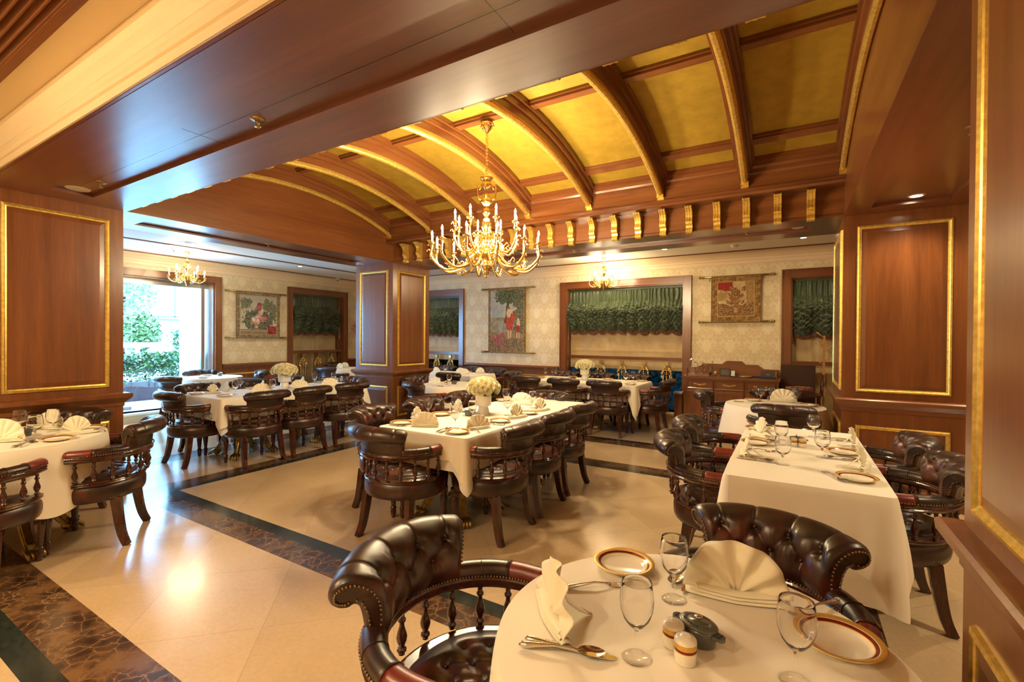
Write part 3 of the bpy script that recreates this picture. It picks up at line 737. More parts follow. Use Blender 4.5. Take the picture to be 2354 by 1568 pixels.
def glass_door(n, y0, y1, hy, hs):
    r = bpy.data.objects.new('door_%d' % n, None); COL.objects.link(r); r.location = (XL-.25, (y0+y1)/2, z0); r['kind'] = 'structure'
    r['label'] = 'frameless clear glass door leaf with ornate bronze handle'
    h = (y1-y0)/2; m = MB(); m.box((-.005, -h, .03), (.005, h, 2.12), 'pane'); m.build('door_glass', r)
    m = MB(); m.box((-.014, -h, .02), (.014, -h+.26, .075), 'steel') if hs > 0 else m.box((-.014, h-.26, .02), (.014, h, .075), 'steel'); m.build('patch_fitting', r)
    m = MB(); y = hy
    for zz in (.80, 1.05):
        pts = [Vector((.035, y+hs*.055*cos(t)*1.0, zz+.05*sin(t))) for t in [radians(40+i*25) for i in range(12)]]
        m.tube(pts, [.010+.005*sin(pi*i/11) for i in range(12)], 'bronze_rod', 7); m.ball((.035, y+.02*hs, zz), .022, 'bronze_rod', 8, 6); m.ball((.03, y-.055*hs, zz+.045), .014, 'bronze_rod', 7, 5)
    m.tube([(.035, y-.06*hs, 1.16), (.035, y-.05*hs, 1.0), (.035, y-.065*hs, .9), (.035, y-.05*hs, .76), (.035, y-.06*hs, .70)], [.006, .012, .009, .013, .006], 'bronze_rod', 7)
    for zz in (1.14, .93, .73): m.ball((.035, y-.058*hs, zz), .019, 'brass', 7, 5)
    m.build('door_handle', r)
glass_door(1, 2.36, 3.385, 3.27, -1); glass_door(2, 3.395, 4.44, 3.52, -1)
# ---------------------------------------------------------------- terrace and street seen through the glass
m = MB(); m.box((-60, -30, .05), (XL-.22, 40, .10), 'terrace'); struct(m.build('ground'), 'sunlit pale terrace outside the doors')
m = MB(); m.box((-60, 8.17, .02), (20, 40, .10), 'terrace'); struct(m.build('ground'), 'pale ground outside the back windows')
m = MB(); m.box((-10.6, 4.62, .1), (XL-.40, 5.3, 3.2), 'stucco_white'); struct(m.build('wall_exterior'), 'white stucco pier outside beside the doors')
b = thing('street_building', 'overexposed white building facade across the street', 'building', (-30, 12, .1))
m = MB(); m.box((-2, -32, 0), (2, 20, 4.5), 'stucco_white'); m.box((1.9, -32, 4.4), (2.3, 20, 4.6), 'stucco_white'); m.box((-2, -32, 4.5), (1.6, 20, 10), 'stucco_white'); m.build('wall', b)
for k in range(5):      # tall windows: thin grey frames on the white wall (local y, the building stands at y = 12)
    m = MB(); y = -1.2+(k-2)*3.4
    for a, c in (((0, 0), (.05, 1.9)), ((1.9, 0), (1.95, 1.9)), ((1.15, 0), (1.19, 1.9)), ((0, 0), (1.95, .06)), ((0, 1.85), (1.95, 1.9))): m.box((2.0, y+a[0], 2.25+a[1]), (2.06, y+c[0], 2.25+c[1]), 'far_window')
    m.build('window_frame', b)
m = MB(); m.box((2.0, -12, 2.08), (2.12, 12, 2.16), 'far_window'); m.build('ledge', b)
fc = bpy.data.curves.new('sign_text', 'FONT'); fc.body = 'Radisson'; fc.size = .30; fc.extrude = .01; fc.shear = .3; fc.align_x = 'CENTER'; fc.materials.append(MATS['sign_letter'])
fo = bpy.data.objects.new('building_sign', fc); COL.objects.link(fo); bpy.context.view_layer.update()
_me = bpy.data.meshes.new_from_object(fo.evaluated_get(bpy.context.evaluated_depsgraph_get())); bpy.data.objects.remove(fo); _me.materials.clear(); _me.materials.append(MATS['sign_letter'])
fo = bpy.data.objects.new('building_sign', _me); COL.objects.link(fo); fo.location = (-27.97, 11.85, 1.72); fo.rotation_euler = (pi/2, 0, pi/2); tag(fo, 'grey script lettering low on the white facade across the street', 'sign')
b = thing('garden_balustrade', 'white garden balustrade of urn balusters outside the glass doors', 'balustrade', (-14.2, 6.0, .1))
m = MB(); m.box((-.15, -5, 1.0), (.15, 5, 1.12), 'stucco_white'); m.box((-.15, -5, 0), (.15, 5, .35), 'stucco_white'); m.build('rail', b)
for k in range(22):
    m = MB(); m.lathe([(.07, .35), (.07, .42), (.04, .47), (.085, .62), (.06, .8), (.04, .92), (.07, .97), (.07, 1.0)], 'stucco_white', 10, c=(0, -4.8+k*.45, 0)); m.build('baluster', b)
def foliage(mb, n, mat, shape, size, seed):
    rn = random.Random(seed)
    for _ in range(n):
        p = shape(rn); a = rn.uniform(0, 2*pi); t = rn.uniform(-.9, .9); d = Vector((cos(a)*cos(t), sin(a)*cos(t), sin(t))); s = d.cross(Vector((rn.uniform(-1, 1), rn.uniform(-1, 1), rn.uniform(-1, 1)))).normalized(); l = size*rn.uniform(.6, 1.3)
        p = Vector(p); mb.add([p, p+d*l*.5+s*l*.22, p+d*l, p+d*l*.5-s*l*.22], [(0, 1, 2, 3)], mat)
def hedge(loc, lx, ly, h, seed, label, n):
    r = thing('potted_hedge', label, 'hedge', loc)
    m = MB(); m.prism([(-lx/2+.03, 0), (lx/2-.03, 0), (lx/2, .34), (lx/2+.02, .34), (lx/2+.02, .38), (-lx/2-.02, .38), (-lx/2-.02, .34), (-lx/2, .34)], 'y', -ly/2, ly/2, 'planter_clay'); m.build('planter', r)
    m = MB(); foliage(m, n, 'hedge_leaf', lambda q: (q.gauss(0, lx*.33), q.uniform(-ly/2-.05, ly/2+.05), .36+(h-.36)*min(1.04, q.random()**.6)), .085, seed); m.build('foliage', r)
    return r
hedge((-11.3, 4.0, .1), .45, 2.0, .92, 1, 'bushy green hedge in a clay trough right outside the glass doors', 4200)
hedge((-11.7, 2.0, .1), .45, 1.6, .8, 3, 'second green hedge in a clay trough, outside behind the left column', 1500)
hedge((-15.2, 6.0, .1), .6, 6.0, .85, 8, 'low clipped hedge behind the white garden balustrade', 3500)
hedge((-12.6, 5.9, .1), .6, 1.0, 1.45, 2, 'taller shrub outside near the white pier', 2600)
def tree(loc, h, rad, seed, label):
    r = thing('street_tree', label, 'tree', loc)
    m = MB(); m.tube([(0, 0, 0), (.1, 0, h*.3), (0, .1, h*.6)], [.12, .09, .05], 'planter_clay', 8); m.build('trunk', r)
    def sh(q):
        a = q.uniform(0, 2*pi); b_ = q.uniform(-1, 1); rr = rad*q.random()**.4; c = sqrt(1-b_*b_); return (rr*c*cos(a), rr*c*sin(a), h*.68+rr*b_*1.2)
    m = MB(); foliage(m, 2600, 'tree_leaf', sh, .15, seed); m.build('foliage', r)
tree((-18, 6.2, .1), 4.2, 1.0, 5, 'leafy tree outside at the left edge of the glass doors'); tree((-16.5, 6.15, .1), 2.1, .5, 6, 'smaller tree outside behind the garden balustrade')
for k, (x, y, s) in enumerate(((-3.6, 9.6, .9), (-2.4, 10.2, 1.0), (-1.3, 9.2, .85))):
    r = thing('garden_shrub', 'dark garden shrub outside the broad window, %s' % ('at the left', 'in the middle', 'at the right')[k], 'shrub', (x, y, .1))
    m = MB(); foliage(m, 500, 'leaf_green', lambda q: (q.gauss(0, .22), q.gauss(0, .15), q.uniform(0, s*.75)), .09, k+20); m.build('foliage', r)
# ---------------------------------------------------------------- captain's chair
RC = .288                                  # radius of the arm bow
def bow(s, R=RC, front=.10):               # s = arc length from the back centre; returns point, outward normal
    q = R*radians(92); sg = 1 if s >= 0 else -1; a = abs(s)
    if a <= q: f = s/R; return Vector((R*sin(f), R*cos(f), 0)), Vector((sin(f), cos(f), 0))
    f = radians(92); p = Vector((R*sin(f), R*cos(f), 0)); t = Vector((-.03, -1, 0)).normalized(); d = a-q
    p = p+t*d; n = Vector((1, 0, 0)); return Vector((sg*p.x, p.y, 0)), Vector((sg, 0, 0))
ARM = RC*radians(92)+.045
def seg_d(px, py, ax, ay, bx, by):
    dx, dy = bx-ax, by-ay; l = dx*dx+dy*dy; t = max(0, min(1, ((px-ax)*dx+(py-ay)*dy)/l)) if l else 0
    return sqrt((px-ax-t*dx)**2+(py-ay-t*dy)**2)
BSPAN = .208                               # half arc length of the upholstered back
PROF = [(-.020, .628), (-.034, .66), (-.038, .70), (-.034, .74), (-.020, .775), (.004, .803), (.036, .820), (.070, .820), (.098, .803), (.112, .775), (.108, .745), (.088, .727), (.064, .725), (.047, .735), (.036, .722), (.028, .69), (.024, .66), (.024, .628)]
NV = 84; PCV = catmull(PROF, NV)
PW = [0]
for _a, _b in zip(PCV, PCV[1:]): PW.append(PW[-1]+sqrt((_a[0]-_b[0])**2+(_a[1]-_b[1])**2))
WA, WB = .150, .082                        # button rows measured along the profile
ROWA = [-.153, -.051, .051, .153]; ROWB = [-.102, 0, .102]
SEGS = []
for _x in ROWA: SEGS.append((_x, WA, _x, .34))
for _i, _x in enumerate(ROWB):
    SEGS += [(_x, WB, ROWA[_i], WA), (_x, WB, ROWA[_i+1], WA), (_x, WB, _x, .0)]
SEGS += [(-.153, WA, -.215, WB+.01), (.153, WA, .215, WB+.01)]
def back_mesh():
    m = MB(); NU = 92; vs = []
    def pt(i, k):
        s = -BSPAN+2*BSPAN*i/(NU-1); w = PW[k]; a, z = PCV[k]
        flare = max(0, z-.70)*.55      # ends sweep outward towards the top
        ss = s*(1+flare)
        p, n = bow(ss); k0, k1 = max(k-1, 0), min(k+1, NV-1)
        ta, tz = PCV[k1][0]-PCV[k0][0], PCV[k1][1]-PCV[k0][1]; l = sqrt(ta*ta+tz*tz); na, nz = -tz/l, ta/l
        # outward normal of the section: away from its middle
        d = 0
        if w < .36:
            dm = min(seg_d(s, w, *q) for q in SEGS); db = min([sqrt((s-x)**2+(w-WA)**2) for x in ROWA]+[sqrt((s-x)**2+(w-WB)**2) for x in ROWB])
            fade = min(1, max(0, (.36-w)/.06))*min(1, (BSPAN-abs(s))/.02+.15)
            pf = 1-.84*min(1, max(0, (w-WA-.015)/.05))
            d = fade*(.0095*pf*(1-exp(-(dm/.026)**2))-.0045*exp(-(dm/.0034)**2)-.017*exp(-(db/.017)**2))
            d += .0012*mnoise.noise(Vector((s*120, w*35, 1)))*exp(-(db/.04)**2)*3
        else: d = .002*mnoise.noise(Vector((s*30, w*30, 3)))
        e = (BSPAN-abs(s)); 
        if e < .012: d -= .008*(1-e/.012)**2
        a += na*d; z += nz*d
        lift = -.018*(abs(s)/BSPAN)**3*max(0, (z-.66)/.16)
        return tuple(p+n*a+Vector((0, 0, z+lift)))
    for i in range(NU):
        for k in range(NV): vs.append(pt(i, k))
    fs = [(i*NV+k, i*NV+k+1, (i+1)*NV+k+1, (i+1)*NV+k) for i in range(NU-1) for k in range(NV-1)]
    fs += [((i+1)*NV, i*NV, i*NV+NV-1, (i+1)*NV+NV-1) for i in range(NU-1)]
    m.add(vs, fs, 'leather', True)
    # end panels, slightly proud, following the scroll outline
    for i, s in ((0, -1), (NU-1, 1)):
        ring = [Vector(vs[i*NV+k]) for k in range(NV)]; t = bow(s*BSPAN)[1].cross(Vector((0, 0, 1)))*-s*1.0
        c = sum(ring, Vector())/NV; inner = [c_+(c-c_)*.0 for c_ in ring]
        n_ = (ring[0]-ring[20]).cross(ring[0]-ring[40]).normalized(); tang = Vector((cos(s*BSPAN/RC), -sin(s*BSPAN/RC), 0))*s
        r2 = []
        for k in range(NV):
            k0, k1 = max(k-1, 0), min(k+1, NV-1); a, z = PCV[k]; ta, tz = PCV[k1][0]-PCV[k0][0], PCV[k1][1]-PCV[k0][1]; l = sqrt(ta*ta+tz*tz)
            na, nz = tz/l, -ta/l; p, n = bow(s*BSPAN); r2.append(ring[k]+n*na*.010+Vector((0, 0, nz*.010))+tang*.004)
        o = ring+r2; m.add(o, [(k, k+1, NV+k+1, NV+k) for k in range(NV-1)]+[(NV-1, 0, NV, 2*NV-1)], 'leather', True)
        m.add(r2, [(k, k+1, NV-2-k, NV-1-k) for k in range(NV//2-1)], 'leather', True)
        ENDS.append([p+tang*.002 for p in r2])
    return m
ENDS = []
def bead(m, p, r=.0042): m.ball(p, r, 'nailhead', 6, 4)
def captain_chair():
    r = thing('captain_chair', '', 'chair')
    # upholstered back
    b = back_mesh().build('backrest', r)
    for row, w in ((ROWA, WA), (ROWB, WB)):
        for s in row:
            k = min(range(NV), key=lambda q: abs(PW[q]-w)); a, z = PCV[k]; ss = s*(1+max(0, z-.70)*.55); p, n = bow(ss)
            m = MB(); m.ball(tuple(p+n*(a+.0155)+Vector((0, 0, z))), .0075, 'leather', 8, 6); m.build('button', b)
    # padded arms
    for sg in (-1, 1):
        m = MB(); path = []; n0 = 26
        for k in range(n0):
            s = sg*(BSPAN-.01+(ARM-BSPAN+.01)*k/(n0-1)); p, n = bow(s); path.append((p+Vector((0, 0, .628)), n, Vector((0, 0, 1))))
        pr = [(-.029, 0), (-.033, .012), (-.030, .028), (-.018, .040), (0, .044), (.018, .040), (.030, .028), (.033, .012), (.029, 0)]
        cut = 15
        m.sweep(path[:cut+1], pr, 'leather'); m.sweep(path[cut:], pr, 'leather_red')
        e, n, _ = path[-1]; t = (path[-1][0]-path[-2][0]).normalized()
        vs = []; 
        for q in range(5):
            ang = q/4*pi/2; k2 = cos(ang); 
            for a, z in pr: vs.append(e+n*(a*(.55+.45*k2))+Vector((0, 0, z*(.6+.4*k2)))+t*(.022*sin(ang)))
        L9 = len(pr); m.add(vs, [(q*L9+j, q*L9+(j+1) % L9, (q+1)*L9+(j+1) % L9, (q+1)*L9+j) for q in range(4) for j in range(L9)]+[tuple(4*L9+j for j in range(L9))], 'leather_red', True)
        for q in (cut, 7):      # seam welts
            p, n, _ = path[q]; m.tube([p+n*(a*1.03)+Vector((0, 0, z*1.03)) for a, z in pr], .0016, 'leather', 5)
        m.build('arm_pad', r)
    # moulded wooden bow
    m = MB(); path = []; n0 = 60
    for k in range(n0):
        s = -ARM-.006+2*(ARM+.006)*k/(n0-1); p, n = bow(s); path.append((p+Vector((0, 0, .590)), n, Vector((0, 0, 1))))
    m.sweep(path, [(-.024, .004), (-.018, 0), (.018, 0), (.027, .006), (.031, .013), (.026, .019), (.030, .026), (.028, .034), (.026, .038), (-.026, .038), (-.030, .03), (-.028, .012)], 'chair_wood', smooth=False); m.build('arm_rail', r)
    # turned spindles
    for k in range(11):
        s = -ARM+.035+2*(ARM-.035)*k/10; p, n = bow(s, RC+.002)
        m = MB(); m.lathe([(.010, .455), (.010, .463), (.015, .466), (.015, .472), (.010, .475), (.009, .482), (.015, .495), (.017, .508), (.013, .524), (.008, .540), (.0075, .552), (.012, .556), (.0125, .563), (.008, .567), (.009, .580), (.009, .592)], 'chair_wood', 10, c=(p.x, p.y, 0)); m.build('spindle', r)
    # seat: frame ring, leather apron, buttoned cushion
    def plan(a, r0): r0 *= 1.085; f = .93+.05*max(0, -cos(a))**1.5; return Vector((r0*sin(a), r0*cos(a)*f, 0))   # a=0 at the back
    def ringlathe(m, prof, mat, n=64, smooth=True):
        vs = []
        for rr, z in prof:
            for i in range(n): p = plan(2*pi*i/n, rr); vs.append((p.x, p.y, z))
        m.add(vs, [(k*n+i, k*n+(i+1) % n, (k+1)*n+(i+1) % n, (k+1)*n+i) for k in range(len(prof)-1) for i in range(n)], mat, smooth)
    m = MB(); ringlathe(m, [(.215, .44), (.215, .455), (.262, .456), (.272, .452), (.276, .446), (.272, .440), (.276, .434), (.272, .428), (.262, .424), (.2, .424)], 'chair_wood', smooth=False); m.build('seat_frame', r)
    m = MB(); ringlathe(m, [(.262, .424), (.270, .41), (.2735, .39), (.2735, .36), (.270, .335), (.262, .320), (.245, .313), (.0, .313)], 'leather'); m.build('seat_apron', r)
    m = MB(); bt = [(x*.092+(.046 if y % 2 else 0), y*.062) for y in range(-3, 4) for x in range(-3, 4)]; bt = [q for q in bt if sqrt(q[0]**2+q[1]**2) < .185]
    segs = []
    for i, p in enumerate(bt):
        for q in bt[i+1:]:
            d = sqrt((p[0]-q[0])**2+(p[1]-q[1])**2)
            if .06 < d < .085: segs.append((*p, *q))
    def cush(a, b):
        ang = 2*pi*a; rr = .232*b; p = plan(ang, rr); dm = min(seg_d(p.x, p.y, *s) for s in segs); db = min(sqrt((p.x-q[0])**2+(p.y-q[1])**2) for q in bt)
        z = .456+.026*(1-b**6)+.008*(1-exp(-(dm/.018)**2))*(b < .93)-.014*exp(-(db/.013)**2)
        if b > .985: z = .447
        return (p.x, p.y, z)
    m.grid(cush, 84, 46, 'leather', closed_u=True)
    for q in bt: m.ball((q[0], q[1], .474), .006, 'leather', 7, 5)
    m.build('seat_cushion', r)
    # legs
    for sg in (-1, 1):
        m = MB(); pts = catmull([(sg*.200, .168, .325), (sg*.205, .178, .25), (sg*.210, .190, .16), (sg*.216, .208, .07), (sg*.226, .236, 0)], 12)
        m.tube(pts, [1.25-.35*k/11 for k in range(12)], 'chair_wood', sq=(.019, .023)); m.build('rear_leg', r)
        m = MB(); m.lathe([(.026, .325), (.026, .30), (.020, .295), (.027, .285), (.027, .275), (.019, .268), (.026, .255), (.030, .235), (.027, .20), (.021, .14), (.017, .095), (.0165, .088), (.024, .082), (.025, .072), (.018, .066), (.022, .055), (.020, .03), (.015, .006), (.015, 0), (0, 0)], 'chair_wood', 16, c=(sg*.205, -.185, 0)); m.build('front_leg', r)
    # rows of brass nails
    m = MB(); n0 = 88
    for k in range(n0):
        s = -ARM+2*ARM*k/(n0-1); p, n = bow(s); bead(m, tuple(p+n*.0335+Vector((0, 0, .634))))
        if abs(s) > BSPAN*.2: bead(m, tuple(p-n*.034+Vector((0, 0, .634))))
    for e in ENDS:
        for k in range(0, NV-3, 2): bead(m, tuple(e[k]), .0038)
    for sg in (-1, 1):
        for k in range(-3, 4): q = plan(sg*(atan2(.205, .175)+k*.040), .2675); bead(m, (q.x, q.y, .332))
    o = m.build('brass_nails', r); o['kind'] = 'stuff'
    return r
# ---------------------------------------------------------------- tables, linen, tableware
TZ = .725
def paw_leg(parent, ang, r0, r1, mat='gilt_leg'):
    c, s = cos(ang), sin(ang); P = lambda r, z, o=0: (c*r-s*o, s*r+c*o, z)
    m = MB(); pts = catmull([P(r0, .40), P(r0+.07, .41), P(r0+.13, .33), P(r0+(r1-r0)*.62, .20), P(r0+(r1-r0)*.80, .11), P(r1-.02, .065), P(r1, .04)], 16)
    m.tube(pts, [1.5, 1.6, 1.55, 1.45, 1.35, 1.25, 1.15, 1.1, 1.05, 1, 1, 1, 1, 1, 1.05, 1.1], mat, sq=(.019, .028)); 
    for o in (-.020, .020): m.tube([P(Vector(p).xy.length, p[2], o) for p in pts], .006, mat, 6)
    leg = m.build('table_leg', parent)
    m = MB(); m.ball(P(r1-.01, .036), .036, mat, 10, 7, (1.1, 1.1, .95))
    for k in range(4):
        o = (k-1.5)*.021; m.tube([P(r1-.01, .055, o), P(r1+.035, .050, o*1.15), P(r1+.060, .028, o*1.2), P(r1+.062, .006, o*1.2)], [.013, .0145, .012, .006], mat, 7)
    m.build('paw_foot', leg)
def pedestal(parent, x, y, angs, r1=.34, mat='gilt_leg'):
    q = MB(); q.lathe([(.10, .695), (.11, .69), (.05, .67), (.045, .64), (.075, .60), (.085, .55), (.075, .46), (.085, .42), (.085, .32), (.06, .28), (.05, .24), (.03, .20), (.012, .18)], mat, 20, flute=.05, fn=10, c=(x, y, 0)); q.build('pedestal', parent)
    for a in angs:
        e = bpy.data.objects.new('table_leg', None)
        m0 = len(bpy.data.objects); paw_leg(parent, a, .06, r1, mat); 
        bpy.data.objects.remove(e)
        leg = [o for o in parent.children if o.name.startswith('table_leg')][-1]; leg.location = (x, y, 0)
def smooth01(t): t = max(0, min(1, t)); return t*t*(3-2*t)
def cloth_rect(name, loc, rz, w, l, drop, corner, scal, seed, mat, label, group, flare=.05, top=True, rc=.03, kn=26, drops=None, cw=.16):
    """table linen: rectangular top, hanging skirt with folds that gather at the corners"""
    hw, hl = w/2, l/2; rn = random.Random(seed); per = []
    def add(x, y, nx, ny, cf, s): per.append((x, y, nx, ny, cf, s))
    s = 0; step = .011
    sides = [((-hw, -hl), (hw, -hl), (0, -1)), ((hw, -hl), (hw, hl), (1, 0)), ((hw, hl), (-hw, hl), (0, 1)), ((-hw, hl), (-hw, -hl), (-1, 0))]
    for k, (a, b, n) in enumerate(sides):
        L_ = sqrt((b[0]-a[0])**2+(b[1]-a[1])**2)-2*rc; d = ((b[0]-a[0])/(L_+2*rc), (b[1]-a[1])/(L_+2*rc)); q = max(4, int(L_/step))
        for i in range(q):
            t = i/q; x = a[0]+d[0]*(rc+t*L_); y = a[1]+d[1]*(rc+t*L_); dc = min(t*L_, (1-t)*L_); add(x, y, n[0], n[1], max(0, 1-(dc+.03)/cw)**1.25, s+t*L_)
        s += L_; n2 = sides[(k+1) % 4][2]; cx = b[0]-d[0]*rc-n[0]*rc; cy = b[1]-d[1]*rc-n[1]*rc
        for i in range(kn):
            t = i/kn; a_ = t*pi/2; nx = n[0]*cos(a_)+n2[0]*sin(a_); ny = n[1]*cos(a_)+n2[1]*sin(a_); add(cx+nx*rc, cy+ny*rc, nx, ny, max(0, 1-abs(t-.5)*.06/cw)**1.25, s+t*.06)
        s += .06
    sides_i = [0 if abs(p[3]+1) < .3 else 1 if abs(p[2]-1) < .3 else 2 if abs(p[3]-1) < .3 else 3 for p in per]
    M = len(per); K = 22; vs = []; NT = .0
    ph = rn.uniform(0, 9)
    for j in range(K+1):
        t = j/K
        for ii, (x, y, nx, ny, cf, ss) in enumerate(per):
            c = min(1, cf); dd = (drops[sides_i[ii]] if drops else drop)*(1-c)+corner*c
            if scal: dd += .034*abs(sin(pi*ss/.155+ph))-.02
            n1 = mnoise.noise(Vector((ss*3.2, seed, .3))); n2 = mnoise.noise(Vector((ss*9, seed+5, t*.8)))
            fold = (.030*n1+.012*n2)*t**1.2+.022*c*sin(ss*55+ph)*t
            out = flare*t*(1-.35*t)+fold+c*.03*t
            e = .006*(1-exp(-t*30))
            z = -dd*t if t > 0 else 0
            vs.append((x+nx*(e+max(out, -.015*t)), y+ny*(e+max(out, -.015*t)), z+.0025*(t == 0)))
    m = MB(); m.add(vs, [(j*M+i, j*M+(i+1) % M, (j+1)*M+(i+1) % M, (j+1)*M+i) for j in range(K) for i in range(M)], mat, True)
    if top: m.add([(p[0], p[1], .0025) for p in per], [tuple(range(M))], mat, False)
    o = m.build(name, loc=loc, rot=(0, 0, rz)); tag(o, label, 'tablecloth', group); return o
def cloth_round(name, loc, r, drop, seed, mat, label, group, nf=9, amp=.035, rz=0, flare=.06):
    M = 220; K = 24; vs = []; rn = random.Random(seed); ph = [rn.uniform(0, 6.28) for _ in range(4)]
    for j in range(K+1):
        t = j/K
        for i in range(M):
            a = 2*pi*i/M; sq = .5+.5*cos(4*a+ph[3]*0)       # a square cloth on a round top hangs lower at four corners
            dd = drop*(1+.30*sq**2)
            f = amp*(sin(nf*a+ph[0])*.6+sin((nf*2-3)*a+ph[1])*.25+sin(5*a+ph[2])*.4)*t**1.1
            out = .006*(1-exp(-t*30))+flare*t*(1-.4*t)+f+.03*sq*t
            vs.append(((r+max(out, -.01))*cos(a), (r+max(out, -.01))*sin(a), -dd*t+.0025*(t == 0)))
    m = MB(); m.add(vs, [(j*M+i, j*M+(i+1) % M, (j+1)*M+(i+1) % M, (j+1)*M+i) for j in range(K) for i in range(M)], mat, True)
    m.add([(r*cos(2*pi*i/M), r*sin(2*pi*i/M), .0025) for i in range(M)], [tuple(range(M))], mat, False)
    o = m.build(name, loc=loc, rot=(0, 0, rz)); tag(o, label, 'tablecloth', group); return o
def rect_table(cx, cy, w, l, label, peds, mat='gilt_leg', rz=0):
    t = thing('dining_table', label, 'table', (cx, cy, 0), rz, 'dining tables on gilt paw feet')
    m = MB(); m.box((-w/2, -l/2, .695), (w/2, l/2, TZ-.001), 'chair_wood'); m.build('tabletop', t)
    for y in peds: pedestal(t, 0, y, [radians(a) for a in (45, 135, 225, 315)], .30, mat)
    return t
def round_table(cx, cy, r, label, a0=20, mat='gilt_leg'):
    t = thing('dining_table', label, 'table', (cx, cy, 0), 0, 'dining tables on gilt paw feet')
    m = MB(); m.lathe([(0, .695), (r-.01, .695), (r, .705), (r, TZ-.001), (0, TZ-.001)], 'chair_wood', 48); m.build('tabletop', t)
    pedestal(t, 0, 0, [radians(a0+k*90) for k in range(4)], .34, mat); return t

def wine_glass(kind):
    r = thing('wine_glass', '', 'wine glass')
    if kind == 'tulip':
        outer = [(.0, 0), (.031, 0), (.0315, .0015), (.020, .004), (.008, .007), (.0045, .014), (.0038, .03), (.0038, .052), (.006, .060), (.016, .067), (.027, .082), (.0335, .102), (.035, .122), (.0325, .145), (.0306, .1572), (.0304, .158)]
        inner = [(.0298, .158), (.0296, .1572), (.0316, .1455), (.0320, .142), (.0340, .122), (.0325, .102), (.026, .084), (.015, .070), (.006, .0645), (0, .064)]
    else:
        outer = [(.0, 0), (.033, 0), (.0335, .0015), (.022, .004), (.009, .007), (.006, .013), (.0055, .035), (.008, .050), (.014, .055), (.028, .064), (.037, .082), (.040, .102), (.038, .125), (.0347, .1472), (.0345, .148)]
        inner = [(.0336, .148), (.0334, .1472), (.0366, .126), (.0385, .102), (.0358, .083), (.027, .067), (.013, .060), (.006, .057), (0, .0565)]
    m = MB(); nb = 6; m.lathe(outer+inner, 'drinking_glass', 36, mats=['pane']*nb+['drinking_glass']*(len(outer+inner)-1-nb)); m.build('glass_body', r); return r
def dinner_plate():
    r = thing('side_plate', '', 'plate'); m = MB()
    prof = [(0, 0), (.045, 0), (.05, .002), (.066, .008), (.084, .016), (.0865, .0185), (.085, .0200), (.074, .0165), (.0725, .0160), (.0655, .0125), (.0635, .0115), (.058, .0070), (.052, .0048), (0, .0045)]
    ms = ['porcelain']*5+['plate_gold', 'plate_gold', 'porcelain', 'plate_maroon', 'plate_gold', 'porcelain', 'porcelain', 'porcelain']
    m.lathe(prof, 'porcelain', 56, mats=ms); m.build('plate_body', r); return r
def knife():
    r = thing('table_knife', '', 'knife')
    m = MB(); pts = [(-.095, 0), (-.085, 0), (-.05, 0), (-.01, 0), (0, 0)]
    m.tube([(x, 0, .0055) for x in (-.100, -.095, -.085, -.070, -.05, -.03, -.012, -.004, .004)], [.002, .0065, .0085, .0072, .0058, .0054, .0062, .0052, .004], 'silver', 10)
    for k in range(12):
        x = -.092+k*.0068
        for s in (-1, 1): m.ball((x, s*.0045, .0085), .0023, 'silver', 5, 4)
    m.build('knife_handle', r)
    m = MB(); m.prism([(0, -.005), (.05, -.0085), (.085, -.009), (.102, -.004), (.106, .003), (.10, .006), (.0, .005)], 'z', .0035, .0055, 'silver'); m.build('knife_blade', r); return r
def spoon():
    r = thing('table_spoon', '', 'spoon')
    m = MB(); m.tube([(-.100, 0, .004), (-.092, 0, .005), (-.08, 0, .006), (-.055, 0, .009), (-.02, 0, .012), (.015, 0, .010), (.035, 0, .006)], [.002, .0062, .0072, .0048, .003, .0028, .0035], 'silver', 8)
    for k in range(8): m.ball((-.093+k*.005, .003*(-1)**k, .010), .0022, 'silver', 5, 4)
    m.build('spoon_handle', r)
    m = MB()
    def f(a, b):
        th = 2*pi*a; rr = b; x = .060+.030*rr*cos(th); y = .0185*rr*sin(th)*(1-.12*cos(th)); return (x, y, .0015+.0075*rr*rr)
    m.grid(f, 28, 8, 'silver', closed_u=True); m.grid(lambda a, b: tuple(Vector(f(a, 1-b))-Vector((0, 0, .0012*(b)))), 28, 8, 'silver', closed_u=True); m.build('spoon_bowl', r); return r
def fork():
    r = thing('table_fork', '', 'fork')
    m = MB(); m.tube([(-.100, 0, .003), (-.092, 0, .004), (-.08, 0, .006), (-.05, 0, .010), (-.01, 0, .014), (.02, 0, .010), (.035, 0, .006)], [.002, .006, .007, .0045, .003, .003, .005], 'silver', 8); m.build('fork_handle', r)
    m = MB(); m.prism([(.032, -.004), (.045, -.0115), (.062, -.012), (.062, .012), (.045, .0115), (.032, .004)], 'z', .0025, .0042, 'silver')
    for k in range(4):
        y = (k-1.5)*.0068; m.tube([(.058, y, .0034), (.08, y, .0045), (.100, y, .010)], [.0021, .0019, .0009], 'silver', 6)
    m.build('fork_tines', r); return r
def salt_shaker():
    r = thing('salt_shaker', '', 'shaker'); m = MB()
    prof = [(0, 0), (.0215, 0), (.023, .002), (.0235, .026), (.0235, .0275), (.0235, .033), (.0235, .044), (.0228, .0485), (.0195, .0520), (.0130, .0535), (.0122, .0555), (.008, .0570), (0, .0575)]
    m.lathe(prof, 'porcelain', 32, mats=['porcelain', 'porcelain', 'porcelain', 'plate_gold', 'plate_maroon', 'plate_gold']+['porcelain']*6)
    for k in range(3): m.ball((.004*cos(k*2.1), .004*sin(k*2.1), .0572), .0009, 'cast_dark', 5, 4)
    m.build('shaker_body', r); return r
